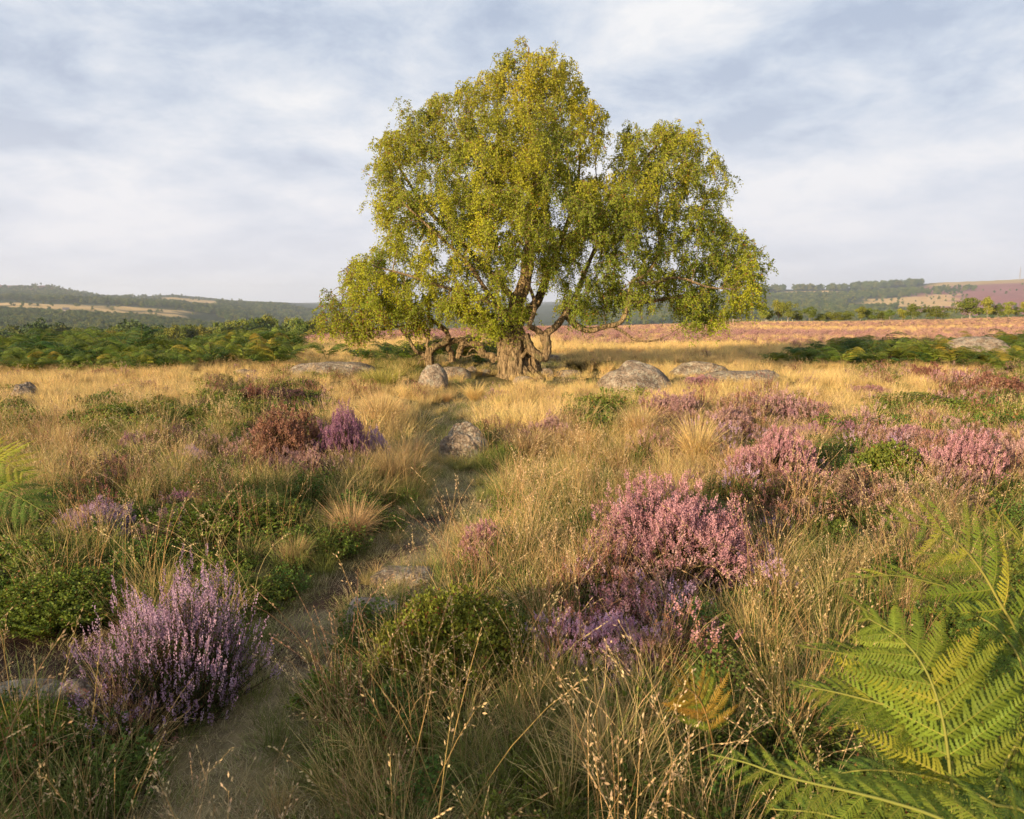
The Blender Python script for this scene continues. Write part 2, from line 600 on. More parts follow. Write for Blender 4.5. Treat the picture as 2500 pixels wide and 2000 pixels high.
az = np.concatenate([np.linspace(-180, -62, 30)[:-1], np.linspace(-62, 62, 300), np.linspace(62, 180, 30)[1:-1]])
az = np.radians(az)
rr = np.concatenate([[0.0], np.exp(np.linspace(math.log(0.25), math.log(9500), 420))])
A_, R_ = np.meshgrid(az, rr)
X, Y = np.sin(A_) * R_, np.cos(A_) * R_
Z = H(X, Y)
mb = MB()
nr, na = X.shape
i, j = np.meshgrid(np.arange(nr - 1), np.arange(na), indexing='ij')
j2 = (j + 1) % na
Q = np.stack([i * na + j, (i + 1) * na + j, (i + 1) * na + j2, i * na + j2], -1)
mb.add(np.stack([X, Y, Z], -1), Q[..., ::-1].reshape(-1, 4), col=ground_colour(X, Y, Z).reshape(-1, 3))
g = obj('ground', mb.mesh('ground', M_ground, True))
tag(g, 'rolling moorland ground with heather, straw fields and a trodden path', kind='structure')


# ------------------------------------------------------------------ scatter helper (uncountable plants)
def scatter(name, label, protos, P, scale, idx, tilt=0.15, seed=1, flat=None):
    rng = np.random.default_rng(seed)
    n = len(P)
    me = bpy.data.meshes.new(name)
    me.vertices.add(n)
    me.vertices.foreach_set('co', np.asarray(P, float).ravel())
    rot = np.stack([rng.normal(0, tilt, n), rng.normal(0, tilt, n), rng.random(n) * 6.283], -1)
    a = me.attributes.new('rot', 'FLOAT_VECTOR', 'POINT')
    a.data.foreach_set('vector', rot.ravel())
    s3 = np.repeat(np.asarray(scale, float)[:, None], 3, 1)
    if flat is not None:
        s3[:, 2] *= flat
    a = me.attributes.new('scl', 'FLOAT_VECTOR', 'POINT')
    a.data.foreach_set('vector', s3.ravel())
    a = me.attributes.new('idx', 'INT', 'POINT')
    a.data.foreach_set('value', np.asarray(idx, np.int32))
    o = obj(name, me)
    tag(o, label, kind='stuff')
    ng = bpy.data.node_groups.new(name + '_scatter', 'GeometryNodeTree')
    ng.interface.new_socket('Geometry', in_out='INPUT', socket_type='NodeSocketGeometry')
    ng.interface.new_socket('Geometry', in_out='OUTPUT', socket_type='NodeSocketGeometry')
    gi, go = ng.nodes.new('NodeGroupInput'), ng.nodes.new('NodeGroupOutput')

    def named(nm, dt):
        x = ng.nodes.new('GeometryNodeInputNamedAttribute')
        x.data_type = dt
        x.inputs[0].default_value = nm
        return x.outputs[0]
    rt, sc, ix = named('rot', 'FLOAT_VECTOR'), named('scl', 'FLOAT_VECTOR'), named('idx', 'INT')
    e2r = ng.nodes.new('FunctionNodeEulerToRotation')
    ng.links.new(rt, e2r.inputs[0])
    jn = ng.nodes.new('GeometryNodeJoinGeometry')
    for k, p in enumerate(protos):
        oi = ng.nodes.new('GeometryNodeObjectInfo')
        oi.inputs[0].default_value = p
        oi.inputs['As Instance'].default_value = True
        cmp_ = ng.nodes.new('FunctionNodeCompare')
        cmp_.data_type = 'INT'
        cmp_.operation = 'EQUAL'
        ng.links.new(ix, cmp_.inputs[2])
        cmp_.inputs[3].default_value = k
        iop = ng.nodes.new('GeometryNodeInstanceOnPoints')
        ng.links.new(gi.outputs[0], iop.inputs['Points'])
        ng.links.new(cmp_.outputs[0], iop.inputs['Selection'])
        ng.links.new(oi.outputs['Geometry'], iop.inputs['Instance'])
        ng.links.new(e2r.outputs[0], iop.inputs['Rotation'])
        ng.links.new(sc, iop.inputs['Scale'])
        ng.links.new(iop.outputs[0], jn.inputs[0])
    ng.links.new(jn.outputs[0], go.inputs[0])
    md = o.modifiers.new('scatter', 'NODES')
    md.node_group = ng
    return o


def proto(name, me):
    return obj(name, me, link=False)


# ------------------------------------------------------------------ plant builders
def grass_tuft(seed, n, rad_, L, w, col, tipcol=None, lean=0.5, droop=0.35, seeds=0, seg=4, upright=0.0):
    rng = np.random.default_rng(seed)
    mb = MB()
    a = rng.random(n) * 6.283
    rr_ = rad_ * np.sqrt(rng.random(n))
    base = np.stack([np.cos(a) * rr_, np.sin(a) * rr_, np.full(n, -0.03)], -1)
    a2 = a + rng.normal(0, 0.7, n)
    h = np.stack([np.cos(a2), np.sin(a2), np.zeros(n)], -1)
    Ln = L * rng.uniform(0.55, 1.15, n)
    le = lean * (0.25 + 0.9 * rng.random(n)) * (1 - upright)
    t = np.linspace(0, 1, seg + 1)
    P = base[:, None] + h[:, None] * (Ln * le)[:, None, None] * (t ** 1.7)[None, :, None]
    P[:, :, 2] += (Ln)[:, None] * (t[None] - (droop * rng.random(n) * le * 1.6)[:, None] * t[None] ** 2.5)
    side = unit(np.stack([-np.sin(a2 + rng.normal(0, 1, n)), np.cos(a2 + rng.normal(0, 1, n)), rng.normal(0, .2, n)], -1))
    Wd = (w / 2) * (1 - t[None] ** 2 * 0.85) * rng.uniform(0.7, 1.3, (n, 1))
    c = jit(rng, col, n, 0.28)
    tc_ = np.asarray(tipcol if tipcol is not None else col)
    k = (t ** 0.8)[None, :, None]
    cc = c[:, None] * (1 - k) + (c / np.asarray(col)[None] * tc_[None])[:, None] * k
    ribbons(mb, P, Wd, side, cc)
    return mb


def seed_stalks(seed, n, rad_, L, w, col, headcol, head=0.14, nsp=12, sp=0.012, lean=0.5):
    rng = np.random.default_rng(seed)
    mb = MB()
    a = rng.random(n) * 6.283
    rr_ = rad_ * np.sqrt(rng.random(n))
    base = np.stack([np.cos(a) * rr_, np.sin(a) * rr_, np.full(n, -0.03)], -1)
    a2 = rng.random(n) * 6.283
    h = np.stack([np.cos(a2), np.sin(a2), np.zeros(n)], -1)
    Ln = L * rng.uniform(0.6, 1.15, n)
    le = lean * rng.random(n) ** 1.3
    t = np.linspace(0, 1, 7)
    P = base[:, None] + h[:, None] * (Ln * le)[:, None, None] * (t ** 2.0)[None, :, None]
    P[:, :, 2] += Ln[:, None] * (t[None] - (0.45 * le ** 2)[:, None] * t[None] ** 4)
    R = (w / 2) * (1 - 0.6 * t)[None] * rng.uniform(0.8, 1.25, (n, 1))
    tubes(mb, P, R, 3, jit(rng, col, n, 0.25))
    # panicle
    m = n * nsp
    ii = np.repeat(np.arange(n), nsp)
    u = 1 - rng.random(m) ** 1.2 * (head / Ln[ii])
    f = u * 6
    k = np.clip(f.astype(int), 0, 5)
    q = P[ii, k] * (1 - (f - k))[:, None] + P[ii, k + 1] * (f - k)[:, None]
    tn = unit(P[ii, np.minimum(k + 1, 6)] - P[ii, k])
    d = unit(tn + rdir(rng, m) * rng.uniform(0.15, 0.75, (m, 1)) * (np.arange(n) % 3 != 0)[ii][:, None])
    off = d * (rng.random((m, 1)) * 0.03)
    leaves(mb, q + off, d + np.array([0, 0, -0.2]), rdir(rng, m), sp * rng.uniform(0.8, 1.6, m), sp * 0.22 * rng.uniform(0.8, 1.3, m), jit(rng, headcol, m, 0.25))
    return mb


def leafy_clump(seed, n_st, R, Ht, leaf, per, col, stemcol=(0.10, 0.06, 0.035), accent=None, dome=True, up=0.5, wide=0.36):
    """bilberry: many thin upright stems set with small oval leaves, domed"""
    rng = np.random.default_rng(seed)
    mb = MB()
    a = rng.random(n_st) * 6.283
    q = np.sqrt(rng.random(n_st))
    bx, by = np.cos(a) * q * R * 0.75, np.sin(a) * q * R * 0.75
    hh = Ht * (1 - 0.55 * q ** 2 if dome else np.ones(n_st)) * rng.uniform(0.75, 1.1, n_st)
    t = np.linspace(0, 1, 4)
    lean = R * 0.45 * q
    P = np.zeros((n_st, 4, 3))
    P[:, :, 0] = bx[:, None] + (np.cos(a) * lean)[:, None] * t ** 1.4 + rng.normal(0, R * .06, (n_st, 1)) * t
    P[:, :, 1] = by[:, None] + (np.sin(a) * lean)[:, None] * t ** 1.4 + rng.normal(0, R * .06, (n_st, 1)) * t
    P[:, :, 2] = hh[:, None] * t - 0.02
    tubes(mb, P, np.full((n_st, 4), 0.0012 if R < .5 else .002) * (1.3 - t), 3, np.asarray(stemcol))
    m = n_st * per
    ii = np.repeat(np.arange(n_st), per)
    u = 1 - rng.random(m) ** 1.5 * 0.75
    f = u * 3
    k = np.clip(f.astype(int), 0, 2)
    p = P[ii, k] * (1 - (f - k))[:, None] + P[ii, k + 1] * (f - k)[:, None]
    th = rng.random(m) * 6.283
    d = unit(np.stack([np.cos(th), np.sin(th), up + rng.normal(0, .35, m)], -1))
    nn = unit(np.cross(d, rdir(rng, m)) + np.array([0, 0, 0.6]))
    p = p + d * leaf * 0.3
    c = jit(rng, col, m, 0.35)
    if accent is not None:
        s = rng.random(m) < 0.06
        c[s] = jit(rng, accent, int(s.sum()), 0.3)
    leaves(mb, p, d, nn, leaf * rng.uniform(0.7, 1.3, m), leaf * wide * rng.uniform(0.8, 1.2, m), c)
    return mb


def heather(seed, n, R, Ht, spike, nfl, fl, flcol, foliage=(0.055, 0.065, 0.025), fpt=26, bloom=1.0, low=0.25, two=True):
    """dome of sprigs ending in flower spikes -> (foliage builder, flower builder). R radius, Ht height"""
    rng = np.random.default_rng(seed)
    mf, mfl = MB(), MB()
    # end points on a lumpy dome, stems fan out from the base
    a = rng.random(n) * 6.283
    el = np.arcsin(rng.random(n) ** 0.75 * 0.97 + 0.03)
    lump = 0.58 + 0.68 * vnoise(np.cos(a) * np.cos(el) * 2.4 + seed, np.sin(a) * np.cos(el) * 2.4 + el * 1.7 + 5)
    s = (lump * rng.uniform(0.66, 1.12, n))
    E = np.stack([np.cos(a) * np.cos(el) * R * s, np.sin(a) * np.cos(el) * R * s, Ht * (low * np.cos(el) * 0.3 + np.sin(el)) * s], -1)
    B = np.stack([E[:, 0] * 0.35, E[:, 1] * 0.35, np.full(n, 0.0)], -1) + rng.normal(0, R * .05, (n, 3)) * [1, 1, 0]
    t = np.linspace(0, 1, 5)
    P = B[:, None] * (1 - t)[None, :, None] + E[:, None] * t[None, :, None]
    P[:, :, 2] = B[:, None, 2] + (E[:, 2] - B[:, 2])[:, None] * (t ** 1.25)[None]
    tubes(mf, P, (0.0016 * (1.5 - t))[None].repeat(n, 0) * (1 + (R > .6)), 3, np.array([0.12, 0.075, 0.045]))
    tn = unit(P[:, -1] - P[:, -2] + np.array([0, 0, 0.35]) * R * 0.5)
    # foliage tips all along the upper half
    m = n * fpt
    ii = np.repeat(np.arange(n), fpt)
    u = 1 - rng.random(m) ** 1.1 * 0.6
    f = u * 4
    k = np.clip(f.astype(int), 0, 3)
    p = P[ii, k] * (1 - (f - k))[:, None] + P[ii, k + 1] * (f - k)[:, None]
    d = unit(tn[ii] * 0.9 + rdir(rng, m))
    leaves(mf, p, d, rdir(rng, m), spike * rng.uniform(0.15, 0.4, m), fl * 0.22 * rng.uniform(.8, 1.4, m), jit(rng, foliage, m, 0.4))
    # flower spikes: whorls of bells round the top of each sprig
    on = np.where(rng.random(n) < bloom)[0]
    for b in range(3 if two else 1):
        q = P[on, -1] - tn[on] * 0 + (rdir(rng, len(on)) * spike * 0.35 * (b > 0))
        dd = unit(tn[on] + rdir(rng, len(on)) * (0.35 if b else 0.12))
        ln = spike * rng.uniform(0.55, 1.15, len(on)) * (1 if b == 0 else 0.7)
        m = len(on) * nfl
        ii = np.repeat(np.arange(len(on)), nfl)
        u = (np.tile(np.arange(nfl), len(on)) + rng.random(m)) / nfl
        o_ = rdir(rng, m)
        o_ = unit(o_ - (o_ * dd[ii]).sum(1, keepdims=True) * dd[ii])
        wdt = fl * (0.55 + 0.5 * np.sin(np.clip(u, 0, 1) * 2.6 + 0.35))
        p = q[ii] + dd[ii] * (u * ln[ii])[:, None] + o_ * (wdt * 0.25)[:, None]
        c0 = np.asarray(flcol[rng.integers(0, len(flcol))] if False else flcol[0])
        pick = rng.integers(0, len(flcol), len(on))
        cc = np.asarray(flcol)[pick][ii]
        cc = np.clip(cc * rng.uniform(0.7, 1.3, (m, 1)), 0, 0.9)
        dirn = unit(o_ + dd[ii] * 0.7)
        leaves(mfl, p, dirn, dd[ii], wdt, wdt * 0.38, cc)
        leaves(mfl, p, dirn, np.cross(dirn, dd[ii]), wdt, wdt * 0.38, cc)
    return mf, mfl


LAV = [(0.56, 0.37, 0.50), (0.64, 0.45, 0.57), (0.44, 0.28, 0.39)]
PNK = [(0.44, 0.235, 0.27), (0.52, 0.30, 0.33), (0.32, 0.16, 0.18)]
MAG = [(0.46, 0.23, 0.33), (0.53, 0.30, 0.38), (0.36, 0.18, 0.29)]
PAL = [(0.46, 0.29, 0.27), (0.52, 0.34, 0.32), (0.38, 0.23, 0.21)]
BRN = [(0.33, 0.16, 0.11), (0.40, 0.20, 0.16), (0.24, 0.12, 0.08)]
DRY = [(0.30, 0.20, 0.14), (0.36, 0.25, 0.18), (0.22, 0.14, 0.10)]
DRK = [(0.16, 0.09, 0.10), (0.22, 0.12, 0.13), (0.10, 0.07, 0.05)]


# pinna of bracken: along +X, unit length, in the XY plane
def pinna_arrays(npn=18, seg=3, seed=0, wid=0.13):
    rng = np.random.default_rng(seed)
    t = (np.arange(npn) + 0.6) / npn
    Ls = []
    dr = rng.uniform(0.12, 0.50)
    mb = MB()
    for sgn in (1, -1):
        L = wid * np.clip(1.35 * (1 - t) ** 0.75 + 0.10, 0, 1.0) * np.clip(0.55 + t * 6, 0, 1) * rng.uniform(0.9, 1.1, npn)
        b = np.stack([t, np.zeros(npn), 0.10 * t - dr * t ** 2], -1)
        ang = rad(68) + rng.normal(0, 0.11, npn)
        L = L * np.where(rng.random(npn) < .07, .5, 1)
        d = np.stack([np.cos(ang), sgn * np.sin(ang), np.full(npn, -0.12)], -1)
        s = np.linspace(0, 1, seg + 1)
        P = b[:, None] + d[:, None] * L[:, None, None] * s[None, :, None]
        P[:, :, 2] -= (L[:, None] * 0.35 * s[None] ** 2)
        P[:, :, 0] += L[:, None] * 0.18 * s[None] ** 2
        prof = np.interp(s, [0, 0.15, 0.7, 1], [1.0, 1.0, 0.72, 0.12])
        if seg > 6:
            prof = prof * np.where(np.arange(seg + 1) % 2 == 1, 1.12, .55)
        Wd = (0.38 / npn) * prof[None] * np.clip(L / wid * 1.4, 0.35, 1)[:, None]
        side = np.tile(np.array([1.0, 0, 0.0]), (npn, 1))
        side[:, 1] = -sgn * 0.25
        side[:, 2] = rng.normal(0.1, 0.12, npn)
        ribbons(mb, P, Wd, unit(side), (1, 1, 1))
    x = np.linspace(0, 1, 7)
    R = np.stack([x, 0 * x, 0.10 * x - dr * x ** 2 - 0.002], -1)[None]
    mid = MB()
    tubes(mid, R, (0.0075 * (1.1 - x))[None], 3, (1, 1, 1))
    return mb, mid


def frond_frames(rachis, normal, L, n, start=0.22, droop=0.25, seed=0, sweep=62, flare=0.36, asym=1.0):
    """rachis: (K,3) points base->tip. Returns list of 4x4 matrices for pinnae (unit along x)"""
    rng = np.random.default_rng(seed)
    K = len(rachis)
    seg = np.linalg.norm(np.diff(rachis, axis=0), axis=1)
    s = np.concatenate([[0], np.cumsum(seg)])
    s /= s[-1]
    out = []
    for k in range(n):
        u = start + (1 - start) * (k / (n - 1)) ** 0.85
        p = np.array([np.interp(u, s, rachis[:, c]) for c in range(3)])
        p2 = np.array([np.interp(min(u + 0.03, 1), s, rachis[:, c]) for c in range(3)])
        p1 = np.array([np.interp(max(u - 0.03, 0), s, rachis[:, c]) for c in range(3)])
        tn = unit(p2 - p1)
        w = (u - start) / (1 - start)
        ln = L * np.interp(w, [0, 0.06, 0.25, 0.6, 0.85, 1], [0.85, 1.0, 0.97, 0.72, 0.42, 0.14]) * rng.uniform(0.9, 1.08)
        nn = np.asarray(normal, float)
        nn = unit(nn - tn * nn.dot(tn))
        for sg in (1, -1):
            sd_ = np.cross(nn, tn) * sg
            a = rad(sweep + rng.normal(0, 6) - 22 * w)
            d = unit(tn * math.cos(a) + sd_ * math.sin(a) - nn * droop * 0.5 * rng.uniform(0.6, 1.4) + np.array([0, 0, -droop * 0.35]))
            z = unit(nn - d * nn.dot(d) + rng.normal(0, 0.12, 3))
            y = unit(np.cross(z, d))
            z = np.cross(d, y)
            M = np.eye(4)
            f = ln * (asym if sg > 0 else 1)
            M[:3, 0], M[:3, 1], M[:3, 2], M[:3, 3] = d * f, y * f, z * f, p
            out.append(M)
    return out


def add_transformed(dst, src, M, col, mat=0):
    for V, Cc in zip(src.V, src.C):
        pass
    V = np.concatenate(src.V)
    Q = np.concatenate(src.Q)
    V2 = V @ M[:3, :3].T + M[:3, 3]
    dst.add(V2, Q, col=np.asarray(col), mat=mat)


def curve_pts(pts, n=14):
    pts = np.asarray(pts, float)
    K = len(pts)
    t = np.linspace(0, K - 1, n)
    P = np.vstack([2 * pts[0] - pts[1], pts, 2 * pts[-1] - pts[-2]])
    out = []
    for u in t:
        i = min(int(u), K - 2)
        f = u - i
        p0, p1, p2, p3 = P[i], P[i + 1], P[i + 2], P[i + 3]
        out.append(0.5 * ((2 * p1) + (-p0 + p2) * f + (2 * p0 - 5 * p1 + 4 * p2 - p3) * f * f + (-p0 + 3 * p1 - 3 * p2 + p3) * f ** 3))
    return np.array(out)


FERN = (0.13, 0.175, 0.025)
FERN_Y = (0.30, 0.26, 0.03)
FERN_D = (0.055, 0.10, 0.022)


def bracken_mesh(seed, nf=6, size=0.9, cols=(FERN, FERN_D), npn=10, pin=9):
    rng = np.random.default_rng(seed)
    mb = MB()
    pa, _ = pinna_arrays(npn, 2, seed, 0.17)
    for k in range(nf):
        a = k / nf * 6.283 + rng.normal(0, .3)
        h = np.array([math.cos(a), math.sin(a), 0])
        L = size * rng.uniform(0.8, 1.15)
        pts = np.array([h * 0.02, h * 0.10 * L + [0, 0, 0.45 * L], h * 0.32 * L + [0, 0, 0.80 * L], h * 0.68 * L + [0, 0, 0.92 * L], h * 1.02 * L + [0, 0, 0.80 * L]])
        rc = curve_pts(pts, 12)
        tubes(mb, rc[None], (0.006 * np.linspace(1.2, .4, 12))[None], 3, (0.20, 0.19, 0.05))
        c = np.asarray(cols[rng.integers(0, len(cols))])
        for M in frond_frames(rc, (0, 0, 1), 0.40 * L, pin, 0.36, 0.35, seed * 10 + k):
            add_transformed(mb, pa, M, np.clip(c * rng.uniform(0.75, 1.3), 0, 1))
    return mb


# ------------------------------------------------------------------ ground cover of the moor, letter map laid on the ground
MAP = ["yyyyyyyyyrppppyyyyyyymyym",
       "yyyyymmmyyypyyyyyyyyyyykm",
       "bybsmsmmyyppyybbkykkybybb",
       "sybsmsmmmyppmyyymkkybkkkk",
       "sssmsmmmsyprssppyykkbbkkk",
       "ssmssbsbssspssssymkmmbbkb",
       "bsmsmsbsbspppssskkkmmmssb",
       "bbsmbsbbbspppsskkkksmmssb",
       "bsbbbbsbbppdpsskkkksssssb",
       "bbbsbbbsppdpsskkkkksssssf",
       "bbbbssppddbbsskkkbsssssff",
       "dbbbmspddbbbbskkkbssssfff",
       "dddkkkpppbbbbskkkbssffsff",
       "ddpkkkppbbbbssskkbsssffff",
       "rrkkkkppsbbsssssbbssfffff",
       "bbkkkkppssssssssbbssfffff",
       "bbbkkpppsssssssssbbsffsff",
       "bbbppppssssssssssbbbffsff",
       "sssppssbsssssssssbbbfffff",
       "ssspppsbsssssssssbbsfffff"]
KEY = np.array([[ord(c) for c in r] for r in MAP])


def zone(x, y, z, rng):
    px, py = proj(x, np.maximum(y, 0.5), z + 0.12)
    px = px + rng.normal(0, 26, len(x))
    py = py + rng.normal(0, 14, len(x))
    cx_, cy_ = np.clip((px / 100).astype(int), 0, 24), np.clip(((py - 870) / 57).astype(int), 0, 19)
    k = KEY[cy_, cx_]
    pd = path_d(x, y)
    dz_ = fbm(x * 1.3 + 7, y * 0.9, 2)
    k = np.where((pd < 0.20) & (y < 15) & (dz_ > 0.60), ord('d'), np.where((pd < 0.16) & (y < 15), ord('p'), k))
    k = np.where((pd >= 0.16) & (pd < 0.30) & (y < 15), ord('p'), k)
    k = np.where((k == ord('p')) & (pd > 0.42) & (y < 9), ord('s'), k)
    return k


def field_pts(dens, y0, y1, rng, marg=1.6, slope=0.80):
    w1 = slope * y1 + marg
    n = int(dens * (y1 - y0) * 2 * w1)
    x = rng.uniform(-w1, w1, n)
    y = rng.uniform(y0, y1, n)
    k = np.abs(x) < slope * np.maximum(y, 0) + marg
    return x[k], y[k]


# prototypes
GC = (0.55, 0.39, 0.155)
GCt = (0.69, 0.50, 0.215)
GGR = (0.15, 0.17, 0.045)
protos_gold_n = [proto('gold_tuft', grass_tuft(s, 110, 0.08, 0.34, 0.0028, GC, GCt, 0.75, 0.5).mesh('gold_tuft', M_grass)) for s in (1, 2, 3)]
protos_gold_f = [proto('gold_tuft_far', grass_tuft(s, 120, 0.14, 0.36, 0.0060, GC, GCt, 0.7, 0.4, seg=3).mesh('gold_tuft_far', M_grass)) for s in (4, 5, 6)]
protos_short = [proto('short_tuft', grass_tuft(s, 110, 0.13, 0.085, 0.0026, c, c2, 1.1, 0.6, seg=3).mesh('short_tuft', M_grass))
                for s, c, c2 in ((7, (0.34, 0.30, 0.13), (0.52, 0.42, 0.22)), (8, (0.44, 0.35, 0.19), (0.58, 0.46, 0.28)), (9, (0.19, 0.21, 0.06), (0.31, 0.30, 0.10)))]
protos_green = [proto('green_tuft', grass_tuft(s, 90, 0.08, 0.30, 0.0032, (0.13, 0.17, 0.035), (0.24, 0.25, 0.07), 0.7, 0.5).mesh('green_tuft', M_grass)) for s in (10, 11)]
protos_stalk = [proto('seed_stalk', seed_stalks(s, 12, 0.10, 0.60, 0.0030, c, h_, 0.12, 16, 0.0095, 0.6).mesh('seed_stalk', M_grass))
                for s, c, h_ in ((12, (0.42, 0.27, 0.11), (0.50, 0.35, 0.19)), (13, (0.48, 0.33, 0.14), (0.56, 0.41, 0.23)), (14, (0.36, 0.20, 0.10), (0.44, 0.28, 0.17)), (15, (0.50, 0.37, 0.17), (0.60, 0.45, 0.25)))]
protos_stalk_f = [proto('seed_stalk_far', seed_stalks(s, 14, 0.16, 0.50, 0.0045, (0.46, 0.31, 0.14), (0.55, 0.40, 0.22), 0.12, 8, 0.02, 0.45).mesh('seed_stalk_far', M_grass)) for s in (16, 17)]
BIL = (0.14, 0.19, 0.03)
protos_bil_n = [proto('bilberry', leafy_clump(s, 60, 0.17, h_, 0.016, 24, c, accent=(0.20, 0.09, 0.03)).mesh('bilberry', M_green))
                for s, h_, c in ((20, .20, BIL), (21, .24, (0.10, 0.15, 0.028)), (22, .18, (0.17, 0.20, 0.03)))]
protos_bil_f = [proto('bilberry_far', leafy_clump(s, 50, 0.24, 0.26, 0.030, 16, c, accent=(0.22, 0.09, 0.03)).mesh('bilberry_far', M_green))
                for s, c in ((23, BIL), (24, (0.19, 0.21, 0.035)), (25, (0.11, 0.15, 0.028)))]


def heather_proto(name, seed, cols, n, nfl, fl, spike, R=0.2, Ht=0.25, bloom=1.0, fol=(0.055, 0.065, 0.025)):
    a, b = heather(seed, n, R, Ht, spike, nfl, fl, cols, fol, 12, bloom, two=False)
    for lst in ('V', 'C'):
        getattr(a, lst).extend(getattr(b, lst))
    a.Q.extend([q + a.n for q in b.Q])
    a.M.extend(b.M)
    return proto(name, a.mesh(name, M_heath))


protos_hea = [heather_proto('heather_tuft', 30, PNK, 60, 12, 0.012, 0.06), heather_proto('heather_tuft', 31, PAL, 60, 12, 0.012, 0.06),
              heather_proto('heather_tuft', 32, LAV, 60, 12, 0.012, 0.06, bloom=.8), heather_proto('heather_tuft', 33, BRN, 70, 10, 0.011, 0.05, fol=(0.10, 0.07, 0.03)),
              heather_proto('heather_tuft', 34, DRK, 70, 8, 0.010, 0.05, fol=(0.07, 0.06, 0.03)),
              heather_proto('heather_tuft', 35, [(0.52, 0.31, 0.24), (0.58, 0.37, 0.30), (0.46, 0.27, 0.22)], 60, 10, 0.014, 0.06, fol=(0.24, 0.16, 0.08))]

gold, short, green, stalk, bil, hea = [[] for _ in range(6)]
rng = np.random.default_rng(99)


def put(lst, x, y, s, idx, sel):
    if sel.sum() == 0:
        return
    x, y = x[sel], y[sel]
    s = s[sel] if np.ndim(s) else np.full(len(x), s)
    lst.append(np.stack([x, y, H(x, y) - 0.01, s, idx[sel] if np.ndim(idx) else np.full(len(x), idx)], -1))


# near (protos with fine blades): 0..9 m ; indices 0.. near, then far protos
for (y0, y1, dens, far) in ((0.5, 4.0, 66, 0), (4.0, 8.5, 50, 0), (8.5, 14, 26, 1), (14, 24, 17, 1)):
    x, y = field_pts(dens, y0, y1, rng, 1.4, 0.80)
    z = H(x, y)
    k = zone(x, y, z, rng)
    u = rng.random(len(x))
    v = rng.random(len(x))
    s = rng.uniform(0.75, 1.25, len(x))
    clear = (np.hypot(x, y) > 1.15)
    pd = path_d(x, y)
    clear &= ~((np.hypot((x - 0.15) / 1.4, (y - 16.4)) < 1.3))
    i3 = rng.integers(0, 3, len(x))
    i2 = rng.integers(0, 2, len(x))
    K = lambda ch: (k == ord(ch)) & clear
    fo = 3 if far else 0
    # golden grass
    hf = np.where(y > 10.5, 0.62, 0.85)
    front = (np.hypot((x - .1) / 2.4, (y - 15.0)) < 1.7)
    hf = np.where(front, .38, hf)
    put(gold, x, y, s * hf, i3 + fo, K('y') & (u < .9))
    put(gold, x, y, s * .85 * (0.8 if far else 1), i3 + fo, K('s') & (u < .34))
    put(gold, x, y, s * .7, i3 + fo, K('m') & (u < .13))
    put(gold, x, y, s * (.75 if far else .9), i3 + fo, K('k') & (u < (.30 if far else .18)))
    put(gold, x, y, s * .8, i3 + fo, K('b') & (u < .07))
    put(gold, x, y, s * .7, i3 + fo, K('r') & (u < .4))
    # stalks
    st = rng.integers(0, 4, len(x)) if not far else 4 + i2
    put(stalk, x, y, s * (1 if not far else .75), st, K('s') & (u > .55) & (u < (.76 if y0 > 3 else .84)))
    put(stalk, x, y, s * .8, st, K('b') & (u > .93))
    put(stalk, x, y, s * .7, st, K('m') & (u > .92))
    put(stalk, x, y, s * .75, st, K('k') & (u > .95))
    put(stalk, x, y, s * .62, st, K('y') & (u > .75) & (u < .85) & ~front)
    put(stalk, x, y, s * .6, st, K('p') & (u > .96) & (pd > .3))
    # green
    put(green, x, y, s * (.9 if not far else 1.1), i2, K('s') & (v < .62))
    put(green, x, y, s * (.8 if not far else 1.1), i2, K('b') & (v < .16))
    put(green, x, y, s * .8, i2, K('y') & (v < .05))
    put(green, x, y, s, i2, K('r'))
    put(green, x, y, s * .6, i2, K('p') & (v < .10))
    # short turf
    put(short, x, y, s * (1.0 if not far else 1.6), i3, K('p'))
    put(short, x, y, s * .7, i3, K('d') & (u < .35))
    if not far:
        for _q in range(3):
            put(short, x + rng.normal(0, .06, len(x)), y + rng.normal(0, .06, len(x)), s * .9, rng.permutation(i3), K('p') | (K('s') & (v < .5)) | (K('d') & (v < .25)))
    put(gold, x, y, s * .45, i3 + fo, K('p') & (u < .16) & (pd > .1))
    put(green, x, y, s * .5, i2, K('p') & (v > .84) & (pd > .12))
    put(short, x, y, s, i3, K('s') & (v > .75))
    # bilberry
    put(bil, x, y, s * .9, i3 + fo, K('b') & (v > .30))
    put(bil, x, y, s * .75, i3 + fo, K('s') & (v > .70))
    put(bil, x, y, s * .75, i3 + fo, K('m') & (v > .48))
    put(bil, x, y, s * .8, i3 + fo, K('f') & (v > .3))
    put(bil, x, y, s * .7, i3 + fo, K('k') & (v > .82))
    # heather
    hp = rng.choice([0, 1, 1, 3], len(x)) if far else rng.choice([0, 1, 1, 2, 3], len(x))
    hm = rng.choice([3, 4, 4, 4, 1], len(x))
    put(hea, x, y, s * (.9 if not far else 1.15), hp, K('k') & (v < (.44 if far else .36)))
    put(hea, x, y, s * .9, hm, K('m') & (v < .24))
    put(hea, x, y, s * .8, rng.choice([1, 3, 4], len(x)), K('y') & (v > .975))

